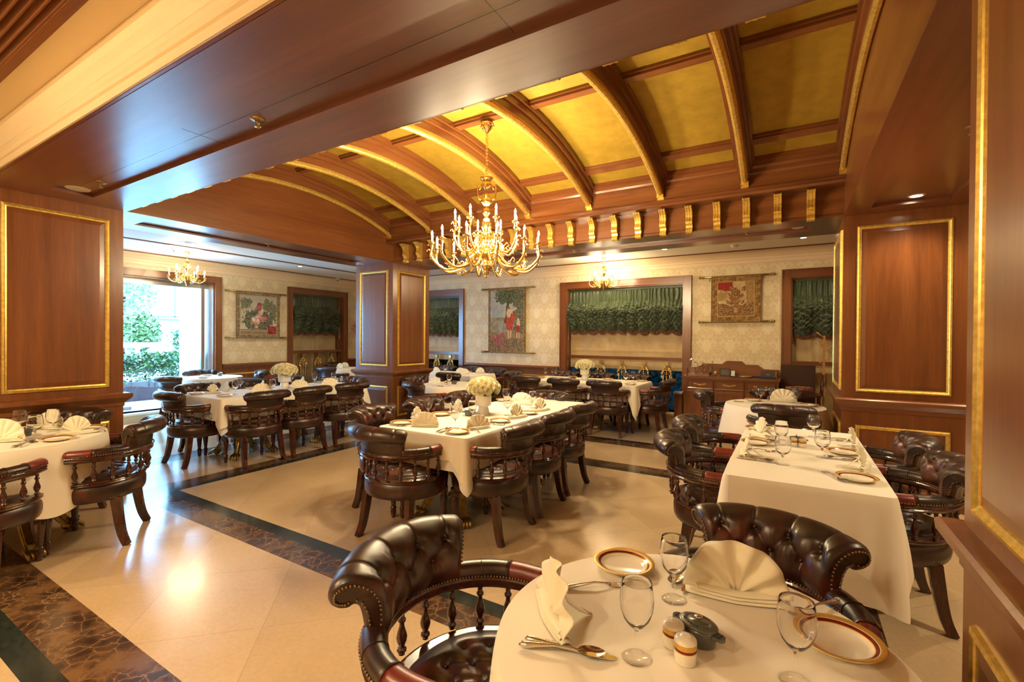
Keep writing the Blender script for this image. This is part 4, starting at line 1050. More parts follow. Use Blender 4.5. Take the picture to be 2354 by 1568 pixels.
def text_mesh(body, size, extrude):
    c = bpy.data.curves.new('tmp', 'FONT'); c.body = body; c.size = size; c.extrude = extrude; c.align_x = 'CENTER'; c.align_y = 'CENTER'
    o = bpy.data.objects.new('tmp', c); COL.objects.link(o); bpy.context.view_layer.update()
    me = bpy.data.meshes.new_from_object(o.evaluated_get(bpy.context.evaluated_depsgraph_get())); bpy.data.objects.remove(o)
    V = [tuple(v.co) for v in me.vertices]; F = [tuple(p.vertices) for p in me.polygons]; bpy.data.meshes.remove(me); return V, F
def cocotte():
    r = thing('mini_cocotte', '', 'lidded pot'); sx, sy = 1.38, 1.0; m = MB()
    m.lathe([(0, 0), (.024, 0), (.028, .004), (.030, .03), (.031, .040), (.029, .040)], 'cast_grey', 40, sx=sx, sy=sy); m.build('pot_body', r)
    for s in (-1, 1):
        m = MB(); m.prism([(s*.040, -.013), (s*.060, -.009), (s*.064, 0), (s*.060, .009), (s*.040, .013)], 'z', .030, .037, 'cast_grey')
        V, F = text_mesh('STAUB', .007, .0006); R = Matrix.Rotation(s*pi/2, 4, 'Z'); m.add([tuple(R @ Vector(p)+Vector((s*.053, 0, .0374))) for p in V], F, 'cast_dark')
        m.build('pot_handle', r)
    m = MB(); m.lathe([(.031, .040), (.0325, .041), (.0325, .044), (.030, .0465), (.0285, .0462), (.027, .0475), (.019, .0490), (.0185, .0484), (.0175, .0492), (.004, .0500), (.0035, .054), (.0, .054)], 'cast_grey', 44, sx=sx, sy=sy)
    lid = m.build('pot_lid', r)
    m = MB(); rr = .0232
    for word, a0, st in (('LA COCOTTE', -90, 13.5), ('STAUB', 90, 13.5)):
        for i, ch in enumerate(word):
            if ch == ' ': continue
            a = radians(a0+(i-(len(word)-1)/2)*st); V, F = text_mesh(ch, .0062, .0006)
            R = Matrix.Rotation(atan2(rr*sin(a)*sy, rr*cos(a)*sx)+pi/2, 4, 'Z'); m.add([tuple(R @ Vector(p)+Vector((rr*cos(a)*sx, rr*sin(a)*sy, .0488))) for p in V], F, 'cast_dark')
    m.build('lid_lettering', lid)
    m = MB(); m.lathe([(.003, .053), (.003, .055), (.0085, .057), (.009, .0585), (.008, .060), (0, .0602)], 'silver', 18); m.build('lid_knob', lid); return r
def fan_napkin(kind):
    """standing pleated fan: pleats opened in a half circle above a folded base, with a prop flap behind"""
    r = thing('folded_napkin', '', 'napkin'); m = MB()
    npl, R_, amp, lean = {'fan': (8, .098, .0050, .18), 'soft': (5, .108, .010, .10), 'point': (6, .105, .007, .30)}[kind]
    a0, a1 = {'fan': (-8, 188), 'soft': (4, 176), 'point': (28, 152)}[kind]
    def f(a, b):
        th = radians(a0+(a1-a0)*a); q = a*npl; zig = .5-.5*cos(2*pi*q); bl = mnoise.noise(Vector((a*4, b*1.5, 8)))
        rr = R_*(.10+.90*b)*(1-.03*zig*b+.05*bl*b)*(1.0 if kind != 'point' else 1-.25*abs(2*a-1))
        off = amp*(zig-.5)*2*(.25+.75*b)+.012*mnoise.noise(Vector((a*5, b*2, 3)))+.010*bl*b
        z = max(.003, .012+rr*sin(th)); y = off+lean*max(0, z)*.5-.012*exp(-z/.02)
        return (rr*cos(th)*(1.06 if kind == 'fan' else .98), y, z)
    m.grid(f, npl*8+1, 12, 'napkin_linen', smooth=True)
    m.build('napkin_fan', r)
    m = MB()
    for k in range(3):      # stacked folds at the foot
        z = .002+.006*k; w = .100-.010*k
        m.grid(lambda a, b, z=z, w=w, k=k: ((2*a-1)*w, (.022-.002*k)*cos(pi*b)*(1-.5*abs(2*a-1))-.004, z+.006*sin(pi*b)+.004*(2*a-1)**2), 20, 10, 'napkin_linen')
    m.grid(lambda a, b: ((2*a-1)*.045*(1-b)+.004*sin(a*9), .015+.070*b, .058*(1-b)**1.4+.002+.006*sin(pi*a)*(1-b)), 14, 10, 'napkin_linen')
    m.build('napkin_base', r); 
    for c in r.children:
        md = c.modifiers.new('thickness', 'SOLIDIFY'); md.thickness = .0014
    return r
def rose_bouquet():
    """white footed vase with a dome of roses"""
    r = thing('rose_arrangement', '', 'flower arrangement'); m = MB()
    m.lathe([(0, 0), (.058, 0), (.060, .004), (.052, .03), (.044, .066), (.040, .072), (.046, .078), (.064, .082), (.070, .090), (.073, .175), (.075, .182), (.070, .182), (.066, .10), (0, .095)], 'vase_white', 48); m.build('vase', r)
    m = MB(); rn = random.Random(4)
    for k in range(40):
        a = rn.uniform(0, 2*pi); rr = rn.uniform(.05, .10); m.add([(rr*cos(a), rr*sin(a), .185), ((rr+.025)*cos(a+.2), (rr+.025)*sin(a+.2), .20), ((rr+.04)*cos(a), (rr+.04)*sin(a), .185), ((rr+.02)*cos(a-.2), (rr+.04)*sin(a-.2), .175)], [(0, 1, 2, 3)], 'leaf_green')
    m.build('leaves', r)
    m = MB()     # one rose: spiral of petals
    rn = random.Random(9)
    for k in range(17):
        a = k*2.4; lay = k/16; rad = .004+.024*lay; h = .022-.012*lay**1.5; w = .9+.35*lay; op = .15+.75*lay
        def f(u, v, a=a, rad=rad, h=h, w=w, op=op):
            th = a+(u-.5)*2*w; rr = rad*(.45+.55*v)+op*.009*v*v*(1+.25*cos((u-.5)*pi)); z = -.014+(h+.014)*v-(.004*v**4*op)-.006*((u-.5)*2)**2*v
            return (rr*cos(th), rr*sin(th), z)
        m.grid(f, 9, 6, 'rose_petal')
    m.ball((0, 0, -.006), .010, 'rose_petal', 8, 5)
    me = m.mesh('rose'); n = 46
    for k in range(n):
        t = (k+.5)/n; z = 1-1.25*t; q = sqrt(max(0, 1-z*z)); a = k*2.39996; d = Vector((q*cos(a), q*sin(a), z))
        o = bpy.data.objects.new('rose', me); COL.objects.link(o); o.parent = r; o.location = (d.x*.132, d.y*.132, .232+d.z*.085)
        o.rotation_euler = d.to_track_quat('Z', 'Y').to_euler(); o.scale = (1.18+.12*sin(k*7),)*3
    return r
# ---------------------------------------------------------------- chandeliers
def scroll_pts(r0, z0, r1, z1, dip):
    zb = z0-dip; return catmull([(r0, 0, z0), (r0+.13*r1, 0, z0+.035), (r0+.20*r1, 0, z0+.005), (.42*r1, 0, zb+.35*dip), (.60*r1, 0, zb+.03*dip), (.78*r1, 0, zb), (.95*r1, 0, zb+(z1-zb)*.28), (r1*1.02, 0, zb+(z1-zb)*.58), (r1, 0, z1-.02), (r1, 0, z1)], 26)
def chandelier(label, group, tiers, ztop, zbody, body, s, power, chain=True):
    """tiers: (n, arm root radius, root z, reach, cup z, dip, phase)"""
    r = thing('chandelier', label, 'chandelier', (0, 0, 0), 0, group)
    m = MB(); m.lathe([(0, ztop), (.03*s, ztop), (.055*s, ztop-.006), (.062*s, ztop-.02*s), (.05*s, ztop-.045*s), (.03*s, ztop-.07*s), (.018*s, ztop-.085*s), (.008*s, ztop-.10*s)], 'brass', 20, flute=.10, fn=8)
    for k in range(8):
        a = k*pi/4; m.ball((.06*s*cos(a), .06*s*sin(a), ztop-.025*s), .012*s, 'brass', 6, 4)
    m.build('canopy', r)
    if chain:
        m = MB(); z = ztop-.095*s; k = 0
        while z > zbody+.03*s:
            rr, h = .011*s, .019*s; pts = []
            for q in range(11):
                a = q/10*2*pi; p = (rr*cos(a), h*sin(a)); pts.append((p[0], 0, z-h+p[1]) if k % 2 else (0, p[0], z-h+p[1]))
            m.tube(pts, .0032*s, 'brass', 5, caps=False); z -= .030*s; k += 1
        m.build('chain', r)
    else:
        m = MB(); m.tube([(0, 0, ztop-.09*s), (0, 0, zbody)], .007, 'brass', 8); m.build('rod', r)
    m = MB(); m.lathe([(a, zbody+b) for a, b in body], 'brass', 24, flute=.06, fn=12); st = m.build('stem', r)
    m = MB()
    for k in range(4):
        a = k*pi/2+.5; c, sn = cos(a), sin(a)
        pts = [(.02, -.10), (.045, -.13), (.065, -.11), (.07, -.07), (.055, -.045), (.045, -.06), (.055, -.075)] 
        m.tube(catmull([(p*s*1.2*c, p*s*1.2*sn, zbody+q*s*1.6) for p, q in pts], 22), .0065*s, 'brass', 6)
    m.build('upper_scrolls', r)
    for ti, (n, r0, z0, r1, z1, dip, ph) in enumerate(tiers):
        am, cm, km, bm = MB(), MB(), MB(), MB(); pts = scroll_pts(r0, z0, r1, z1, dip)
        am.tube(pts, [(.0135-.005*abs(k/25-.4))*s*(1 if ti == 0 else .72) for k in range(26)], 'brass', 8)
        for q in (5, 8, 11, 14, 17, 20, 22):      # leaf curls off the arm
            p = Vector(pts[q]); sg = 1 if q % 2 else -1
            am.tube([p, p+Vector((.012, .004*sg, .022))*s, p+Vector((.026, .006*sg, .030))*s, p+Vector((.036, .006*sg, .018))*s, p+Vector((.028, .004*sg, .010))*s], [.006*s, .006*s, .005*s, .0045*s, .004*s], 'brass', 6)
        p = Vector(pts[13]); am.tube([p+Vector((-.01, 0, 0)), p+Vector((-.035, 0, .055))*s, p+Vector((.0, 0, .085))*s, p+Vector((.025, 0, .06))*s, p+Vector((.0, 0, .045))*s], .0055*s, 'brass', 6)
        am.lathe([(.006*s, z1-.035*s), (.014*s, z1-.028*s), (.009*s, z1-.018*s), (.012*s, z1-.006*s)], 'brass', 10, c=(r1, 0, 0))
        cm.lathe([(.004, z1-.008*s), (.020*s, z1-.004*s), (.028*s, z1+.006*s), (.030*s, z1+.010*s), (.012*s, z1+.006*s), (.0125*s, z1+.020*s), (.010*s, z1+.022*s)], 'brass', 16, c=(r1, 0, 0), flute=.05, fn=8)
        H = .075 if s > .8 else .066
        km.lathe([(.0095, z1+.01*s), (.0095, z1+H), (.008, z1+H+.003), (0, z1+H+.003)], 'candle_ivory', 12, c=(r1, 0, 0))
        bm.lathe([(.004, z1+H+.001), (.0085, z1+H+.010), (.0095, z1+H+.019), (.006, z1+H+.032), (.0015, z1+H+.044), (0, z1+H+.046)], 'bulb_glow', 12, c=(r1, 0, 0))
        A, Cc, K, B = am.mesh('arm'), cm.mesh('candle_cup'), km.mesh('candle_sleeve'), bm.mesh('candle_bulb')
        for k in range(n):
            a = 2*pi*k/n+ph; o = bpy.data.objects.new('chandelier_arm', A); COL.objects.link(o); o.parent = r; o.rotation_euler = (0, 0, a)
            for nm, me in (('candle_cup', Cc), ('candle_sleeve', K), ('candle_bulb', B)):
                q = bpy.data.objects.new(nm, me); COL.objects.link(q); q.parent = o
                if nm == 'candle_bulb': q.visible_shadow = True
    return r
big = chandelier('large gilt candle chandelier hanging from the vaulted ceiling', 'gilt chandeliers',
    [(12, .04, 2.13, .480, 2.225, .115, .26), (8, .04, 2.30, .285, 2.42, .13, .1)], 3.34, 2.86,
    [(.012, .0), (.055, -.01), (.05, -.03), (.03, -.045), (.042, -.07), (.045, -.085), (.02, -.11), (.014, -.15), (.018, -.19), (.05, -.215), (.055, -.23), (.03, -.26), (.015, -.28), (.03, -.30), (.042, -.32), (.025, -.35), (.015, -.365), (.03, -.39), (.044, -.42), (.046, -.46), (.03, -.50), (.02, -.53), (.035, -.56), (.03, -.60), (.02, -.63), (.045, -.66), (.062, -.69), (.058, -.71), (.050, -.715), (.048, -.75), (.040, -.78), (.055, -.79), (.05, -.815), (.025, -.85), (.03, -.86), (.018, -.88), (.012, -.89), (.02, -.90), (0, -.915)], 1.0, 0)
big.location = (-2.35, 3.465, 0)
sb = [(.01, 0), (.03, -.01), (.02, -.03), (.035, -.07), (.045, -.11), (.035, -.15), (.015, -.18), (.02, -.21), (.045, -.25), (.05, -.28), (.03, -.32), (.035, -.35), (.015, -.38), (.02, -.40), (0, -.425)]
T_ = [(6, .03, 2.335, .235, 2.36, .07, .2), (6, .03, 2.36, .16, 2.43, .06, .7)]
cl = chandelier('small gilt chandelier near the glass doors', 'gilt chandeliers', T_, ZO, 2.62, sb, .62, 0, chain=False); cl.location = (-8.31, 3.73, 0)
cr = chandelier('small gilt chandelier in front of the broad green shaded window', 'gilt chandeliers', T_, ZO, 2.62, sb, .62, 0, chain=False); cr.location = (-2.67, 7.40, 0)
# light of the candle bulbs
lamp('chandelier_light', 'POINT', (-2.35, 3.465, 2.56), 30, WARM, .16); 
for k in range(4):
    a = k*pi/2+.4; lamp('chandelier_light', 'POINT', (-2.35+.44*cos(a), 3.465+.44*sin(a), 2.32), 30, WARM, .05)
cb = dup(cr, (-3.0, -1.1, .04), 0, 'added unseen gilt chandelier behind the camera, brightening the cream moulding'); lamp('chandelier_light', 'POINT', (-3.0, -1.1, 2.50), 120, WARM, .16)  # unseen chandelier and point lamp, added to brighten the cream moulding
for c in (cl, cr): lamp('chandelier_light', 'POINT', (c.location.x, c.location.y, 2.52), 14 if c is cl else 26, WARM, .24)

# ---------------------------------------------------------------- ceiling fittings
def downlight(x, y, z, on, label, power=0, r=.05):
    t = thing('downlight', label, 'downlight', (x, y, z)); m = MB(); m.lathe([(r*.8, -.004), (r, -.006), (r*1.12, 0)], 'bronze_rod' if z == ZO else 'white_plastic', 24); m.build('ring', t)
    m = MB(); m.lathe([(0, -.003), (r*.8, -.003)], 'downlight_glow' if on else 'speaker_grille', 24); m.build('lens', t)
    if power: lamp('downlight_lamp', 'SPOT', (x, y, z-.02), power, WARM, .04, spot_size=radians(130), spot_blend=.8)
downlight(.84, 4.80, 2.56, True, 'lit downlight recessed in the right end beam', 22)
downlight(.05, 5.58, 2.56, False, 'white flush disc recessed in the far beam near the right column')
downlight(-4.80, 1.386, 2.56, False, 'white flush disc recessed in the near beam by the left column', r=.07)
downlight(.13, 7.24, ZO, True, 'small downlight on the back aisle ceiling near the right column', 14, .045)
downlight(-1.64, 7.19, ZO, True, 'small downlight on the back aisle ceiling near the small chandelier', 14, .045)
downlight(-8.16, 4.17, ZO, True, 'small downlight just right of the chandelier by the glass doors', 10, .045)
downlight(-8.12, 5.60, ZO, True, 'small downlight on the white ceiling in front of the left wall window', 14, .045)
downlight(-5.70, 4.95, 2.53, False, 'white flush disc on the left end beam near the middle column')
PL = {(-4.2, 7.0): 'the figure tapestry aisle', (-6.8, 7.0): 'the far left aisle', (-4.3, -1.0): 'the room behind us, left', (-1.4, -1.0): 'the room behind us, right', (1.9, 2.4): 'the right aisle, near end', (1.9, 5.0): 'the right aisle, far end', (-8.1, 1.0): 'the aisle before the left column', (1.9, -.6): 'the near right corner', (-1.0, -2.2): 'the back of the room behind us'}  # unseen downlights, added as ambient fill for the room
for x, y in ((-4.2, 7.0), (-6.8, 7.0), (-4.3, -1.0), (-1.4, -1.0), (1.9, 2.4), (1.9, 5.0), (-8.1, 1.0), (1.9, -.6), (-1.0, -2.2)):
    z = ZO if (y > 5.9 or x > 1.2 or x < -6) else 2.80
    if x > 1.2 and y < .5: z = 2.80
    downlight(x, y, z, True, 'added unseen fill downlight above %s' % PL[(x, y)], 28 if y > 6 else 75, .05)
def vent(x, y, z, label, r): t = thing('ceiling_vent', label, 'ceiling vent', (x, y, z)); m = MB(); m.lathe([(0, -.012), (r*.5, -.012), (r*.55, -.004), (r*.8, -.010), (r, -.004), (r*1.05, 0)], 'white_plastic', 28); m.build('vent_disc', t)
vent(-7.53, 3.38, ZO, 'round white vent on the ceiling behind the left chandelier', .11); vent(-7.58, 6.41, ZO, 'round white vent on the ceiling beside the middle column', .09)
def sprinkler(x, y, z, label):
    t = thing('fire_sprinkler', label, 'sprinkler', (x, y, z)); m = MB(); m.lathe([(.012, -.012), (.03, -.009), (.037, -.003), (.038, 0)], 'bronze_rod', 20); m.build('escutcheon', t)
    m = MB(); m.lathe([(.009, -.008), (.009, -.022), (.004, -.026), (.004, -.036), (.016, -.040), (.016, -.043), (0, -.043)], 'bronze_rod', 12)
    for s in (-1, 1): m.tube([(s*.009, 0, -.02), (s*.013, 0, -.032), (s*.004, 0, -.04)], .0018, 'bronze_rod', 5)
    m.build('nozzle', t)
sprinkler(-2.42, 1.42, 2.56, 'brass fire sprinkler in the middle of the near beam'); sprinkler(-4.44, 1.41, 2.56, 'brass fire sprinkler on the near beam near the left column')
sprinkler(-.41, 5.51, 2.56, 'fire sprinkler under the far beam near the right column'); sprinkler(-2.40, 5.55, 2.56, 'fire sprinkler under the far beam behind the large chandelier')
sprinkler(-5.56, 3.40, 2.56, 'fire sprinkler under the left end beam'); sprinkler(-8.33, 3.55, ZO, 'fire sprinkler on the white ceiling beside the left chandelier'); sprinkler(.82, 3.40, 2.56, 'fire sprinkler under the right end beam')
t = thing('security_camera', 'small white dome camera high on the left wall by the middle column', 'security camera', (-8.98, 7.15, ZO)); m = MB(); m.lathe([(.04, 0), (.04, -.03), (.034, -.04)], 'white_plastic', 20); m.build('housing', t); m = MB(); m.ball((0, 0, -.045), .032, 'white_plastic', 14, 10); m.ball((.018, -.012, -.058), .015, 'dark_lens', 10, 8); m.build('camera_eye', t)
t = thing('smoke_detector', 'white smoke detector on the back aisle ceiling above the sideboard', 'smoke detector', (-.70, 7.34, ZO)); m = MB(); m.lathe([(.055, 0), (.055, -.012), (.045, -.02), (.042, -.035), (.03, -.042), (0, -.042)], 'white_plastic', 24); m.build('detector_body', t)

# ---------------------------------------------------------------- tapestries (woven pictures are vertex colours of the cloth)
def lerp(a, b, t): t = max(0, min(1, t)); return tuple(x+(y-x)*t for x, y in zip(a, b))
def nz(x, y, s, k=0): return mnoise.noise(Vector((x*s, y*s, k*7.3)))
def pic_still(u, v):          # flowers and fruit on a ledge, palms and a balustrade behind
    c = lerp((.60, .50, .36), (.42, .38, .28), v+.2*nz(u, v, 6)); n = nz(u, v, 16, 1); n2 = nz(u, v, 40, 2)
    if v > .25 and v < .75 and u < .42: 
        if v > .66 or (u*30) % 2 < .9: c = (.42, .35, .24)
        if v > .70: c = (.5, .42, .30)
    for cx, cy, r in ((.14, .80, .17), (.80, .72, .22), (.72, .84, .12), (.9, .55, .2)):
        d = sqrt((u-cx)**2+(v-cy)**2)/r+.5*n+.35*n2
        if d < .85: c = lerp((.10, .11, .07), (.25, .23, .14), n2+.5)
    d = sqrt(((u-.50)/.42)**2+((v-.36)/.30)**2)+.35*n
    if d < 1: c = lerp((.06, .07, .05), (.20, .20, .13), .5+n2*1.6)
    for cx, cy, r, q in ((.52, .78, .055, (.34, .05, .06)), (.50, .70, .07, (.42, .10, .10)), (.44, .34, .10, (.68, .46, .34)), (.36, .38, .08, (.70, .55, .38)), (.60, .40, .08, (.55, .18, .16)), (.47, .46, .075, (.62, .40, .34)), (.54, .55, .075, (.60, .36, .30)), (.68, .42, .06, (.50, .16, .14)), (.43, .20, .06, (.58, .34, .26)), (.60, .62, .05, (.6, .5, .38)), (.30, .28, .05, (.45, .2, .12))):
        d = sqrt((u-cx)**2+(v-cy)**2)/r
        if d < 1+.35*n: c = lerp(tuple(min(1, x*1.35) for x in q), tuple(x*.45 for x in q), d*.8+n2)
    if v < .13: c = lerp((.34, .25, .15), (.18, .12, .08), n2+.5)
    if v < .10 and v > .085: c = (.5, .38, .22)
    if u > .76 and v < .22: c = lerp((.42, .05, .05), (.2, .02, .02), .5+n*1.5)
    return c
def pic_orchard(u, v):        # figures gathering fruit under a tree
    n = nz(u, v, 12, 3); n2 = nz(u, v*1.7, 34, 4); c = lerp((.52, .43, .28), (.40, .40, .36), v)
    if v > .45 and v < .75 and u < .4: c = lerp(c, (.22, .30, .34), .7*(n+.5))
    if v < .55: c = lerp((.20, .19, .13), (.36, .31, .20), n+.5+.3*n2)
    if v < .30: c = lerp((.34, .22, .12), (.20, .14, .08), .5+n)
    if v > .78-.10*n and u > .18+.2*n2: c = lerp((.04, .06, .03), (.16, .19, .09), .5+n2*1.5)
    if abs(u-(.45+.25*(v-.4)+.03*n)) < .035 and .45 < v < .95: c = (.10, .07, .04)
    if u > .72+.10*n and v > .28: c = lerp((.05, .07, .04), (.22, .20, .11), .5+n2*1.6)
    def el(cx, cy, rx, ry): return ((u-cx)/rx)**2+((v-cy)/ry)**2 < 1
    if el(.60, .47, .12, .16) or el(.66, .56, .14, .05): c = lerp((.55, .10, .05), (.25, .03, .02), .5+n2*1.4)
    if el(.57, .615, .07, .07): c = (.62, .42, .28)
    if el(.57, .685, .05, .035): c = lerp((.66, .45, .30), (.2, .1, .05), (v-.675)*40)
    if abs((v-.64)-(u-.62)*.35) < .018 and .60 < u < .80: c = (.62, .42, .28)
    if el(.56, .27, .022, .08) or el(.63, .27, .022, .075): c = (.60, .40, .26)
    if el(.86, .44, .05, .075): c = (.60, .40, .26)
    if el(.85, .36, .06, .06): c = lerp((.46, .05, .05), (.2, .02, .02), .5+n2)
    if el(.85, .51, .035, .025): c = (.55, .36, .22)
    if el(.82, .25, .018, .06) or el(.88, .25, .018, .06): c = (.56, .36, .22)
    if el(.33, .38, .06, .11): c = lerp((.20, .24, .30), (.42, .36, .30), .5+n2*1.5)
    if v < .20: c = lerp(c, (.05, .06, .03), .6*(n2 > 0))
    for cx, cy in ((.18, .12), (.30, .16), (.24, .22), (.42, .08), (.1, .2), (.38, .25)):
        if sqrt((u-cx)**2+(v-cy)**2) < .05+.02*n: c = lerp((.50, .12, .12), (.22, .04, .05), .5+n2)
    return c
def pic_urn(u, v):            # sepia urn of flowers
    n = nz(u, v, 12, 5); n2 = nz(u, v, 36, 6); c = lerp((.62, .48, .26), (.50, .34, .15), v*.5+n)
    if u < .42 and v > .80-.25*u+.04*n: c = (.32, .03, .02)
    if u > .78+.06*n: c = lerp((.30, .17, .06), (.48, .30, .12), .5+n2)
    if v < .25+.10*n+.35*abs(u-.5): c = lerp((.14, .07, .03), (.42, .24, .09), .5+n2*1.7)
    if abs(u-.52) < .075 and .10 < v < .42: c = lerp((.55, .33, .14), (.3, .15, .06), abs(u-.5)*14)
    d = sqrt(((u-.50)/.28)**2+((v-.58)/.30)**2)+.6*n+.3*n2
    if d < .85: c = lerp((.12, .045, .02), (.48, .26, .10), .5+n2*1.8)
    d = sqrt(((u-.10)/.2)**2+((v-.6)/.18)**2)+.6*n2
    if d < .8: c = (.36, .24, .09)
    return c
m_, nt_, b_ = nodes('woven_picture'); ca = nt_.nodes.new('ShaderNodeVertexColor'); ca.layer_name = 'weave'; L(nt_, ca.outputs[0], b_.inputs['Base Color']); b_.inputs['Roughness'].default_value = .9
_n = noise(nt_, mapped(nt_, (1, 1, 1)), 350, 2); bump(nt_, b_, _n.outputs[0], .3, .001)
def tapestry(P, u0, u1, z0, z1, pic, border, bcol, rod0, rod1, label):
    r = thing('tapestry', label, 'tapestry', P((u0+u1)/2, 0, (z0+z1)/2)); O = Vector(r.location); W, H = u1-u0, z1-z0; res = .0052; nu, nv = int(W/res), int(H/res)
    vs = []; fs = []; cols = []
    for j in range(nv+1):
        for i in range(nu+1):
            u, v = i/nu, j/nv; d = .052+.003*sin(u*7)*(1-v)+.004*sin(pi*v); vs.append(tuple(Vector(P(u0+u*W, d, z0+v*H))-O))
    bx, bz = border/W, border/H
    for j in range(nv+1):
        for i in range(nu+1):
            u, v = i/nu, j/nv; e = min(u*W, (1-u)*W, v*H, (1-v)*H); n = nz(u*W, v*H, 26, 8); n2 = nz(u*W, v*H, 60, 9)
            if e < .006: c = bcol[1]
            elif e < border: 
                wv = sin((u*W+v*H)*95+3*n)*sin((u*W-v*H)*95+2*n2); c = lerp(bcol[0], bcol[1], .5+.9*n+.45*wv)
                if abs(e-border) < .008: c = bcol[2]
            else: c = pic((u-bx)/(1-2*bx), (v-bz)/(1-2*bz)); c = tuple(max(0, x*(1+.25*n2)) for x in c)
            if i < nu and j < nv: fs.append((j*(nu+1)+i, j*(nu+1)+i+1, (j+1)*(nu+1)+i+1, (j+1)*(nu+1)+i))
            cols.append(c)
    mb = MB(); mb.add(vs, fs, 'woven_picture'); me = mb.mesh('woven_cloth'); at = me.color_attributes.new('weave', 'FLOAT_COLOR', 'POINT')
    flat = []
    for c in cols: flat += [c[0], c[1], c[2], 1]
    at.data.foreach_set('color', flat); o = bpy.data.objects.new('woven_cloth', me); COL.objects.link(o); o.parent = r
    md = o.modifiers.new('thickness', 'SOLIDIFY'); md.thickness = .008
    for z in (z1-.004, z0+.010):
        m = MB(); q = lambda u: Vector(P(u, .026, z))-O; m.tube([q(rod0+.05), q(rod1-.05)], .0155, 'bronze_rod', 12)
        for a, sg in ((rod0, 1), (rod1, -1)):
            for du, rr in ((.06, .021), (.078, .018), (.045, .014)): m.ball(tuple(q(a+sg*du)), rr, 'bronze_rod', 10, 7)
            m.tube([q(a+sg*.04), q(a+sg*.025), q(a+sg*.012), q(a)], [.010, .024, .020, .004], 'bronze_rod', 10)
        m.build('tapestry_rod', r)
    for u in (u0-.03, u1+.03):
        m = MB()
        a, b = Vector(P(u-.008, .003, z1-.02))-O, Vector(P(u+.008, .03, z1+.01))-O; m.box(tuple(min(x, y) for x, y in zip(a, b)), tuple(max(x, y) for x, y in zip(a, b)), 'bronze_rod')
        m.tube([Vector(P(u, .03, z1-.02))-O, Vector(P(u, .04, z1-.06))-O, Vector(P(u, .035, z1-.075))-O], [.004, .006, .003], 'bronze_rod', 6)
        m.build('wall_hook', r)
    return r
tapestry(PL_, 4.93, 5.81, 1.37, 2.275, pic_still, .075, ((.34, .25, .12), (.16, .10, .05), (.42, .32, .16)), 4.73, 5.985, 'square tapestry of fruit and flowers hanging on the left wall beside the glass doors')
tapestry(PB, -5.29, -4.43, 1.11, 2.40, pic_orchard, .050, ((.36, .24, .09), (.14, .08, .03), (.2, .13, .05)), -5.49, -4.22, 'tall tapestry of robed figures picking fruit on the back wall')
tapestry(PB, -1.08, -.385, 1.675, 2.39, pic_urn, .095, ((.40, .23, .06), (.16, .08, .03), (.5, .32, .12)), -1.28, -.20, 'small golden brown tapestry of an urn of flowers above the sideboard')
# pink flowers at the far end of the left wall
t = thing('wall_flowers', 'bunch of pink flowers on the left wall beside the middle column', 'flowers', (XL+.02, 7.74, 1.60)); m = MB(); rn = random.Random(2)
m.tube([(0, 0, 0), (.06, 0, -.04), (.09, 0, -.03)], .008, 'brass', 6); m.build('bracket_arm', t)
m = MB()
for k in range(34): m.ball((.10+rn.uniform(-.06, .06), rn.uniform(-.10, .10), rn.uniform(-.12, .13)), rn.uniform(.016, .028), 'pink_petal', 7, 5, (1, 1, .8))
m.build('blooms', t)

# ---------------------------------------------------------------- sideboard and what stands on it
SX0, SX1, SY = -1.385, -.135, 7.42; r = thing('sideboard', 'carved wooden sideboard with shaped back rail against the back wall', 'sideboard', ((SX0+SX1)/2, SY+.25, 0)); O = Vector(r.location)
def rel(m): m.v = [tuple(Vector(p)-O) for p in m.v]; return m
m = MB(); m.box((SX0, SY+.01, .06), (SX1, 7.90, .83), 'wood_z'); m.box((SX0-.012, SY-.008, 0), (SX1+.012, 7.90, .07), 'wood_x'); rel(m).build('cabinet_body', r)
m = MB(); m.box((SX0-.02, SY-.02, .83), (SX1+.02, 7.91, .858), 'wood_x'); m.box((SX0-.01, SY-.01, .815), (SX1+.01, 7.90, .83), 'wood_x'); rel(m).build('worktop', r)
m = MB(); prof = [(SX0, .858), (SX0, .965), (-1.27, .965), (-1.255, .985), (-1.232, .985), (-1.215, 1.0), (-1.19, 1.022), (-1.12, 1.028), (-.90, 1.028), (-.885, 1.05), (-.865, 1.06), (-.85, 1.078), (-.63, 1.078), (-.615, 1.06), (-.60, 1.045), (-.585, 1.028), (-.41, 1.028), (-.395, 1.005), (-.365, .99), (-.34, .968), (SX1, .965), (SX1, .858)]
m.prism(prof, 'y', 7.86, 7.89, 'wood_x'); rel(m).build('shaped_back_rail', r)
xs = [SX0+.03, -.963, -.557, SX1-.03]
for k in range(3):
    a, b = xs[k]+.008, xs[k+1]-.008
    m = MB(); P = lambda u, v, h: (u, SY-h+.01, v); m.box((a, SY-.002, .665), (b, SY+.01, .80), 'wood_x'); m.frame(a, b, .665, .80, [(0, .012), (.006, .020), (.018, .018), (.026, .010)], P, 'wood_x'); d = rel(m).build('drawer', r)
    m = MB(); cx = (a+b)/2
    for q in range(7):
        x = cx-.075+q*.025; z = .735+.012*abs(q-3)/3*1.2-.004; m.ball((x, SY-.008, z), .010, 'plate_gold', 7, 5, (1.2, .4, .8)); m.tube([(x-.012, SY-.008, z), (x, SY-.008, z-.014), (x+.012, SY-.008, z)], .0035, 'plate_gold', 5)
    rel(m).build('gilt_carving', d)
    m = MB(); m.box((a, SY-.002, .10), (b, SY+.01, .64), 'wood_z'); m.frame(a, b, .10, .64, [(0, .012), (.01, .016), (.045, .016), (.055, .008), (.06, .004)], P, 'wood_z'); rel(m).build('cabinet_door', r)
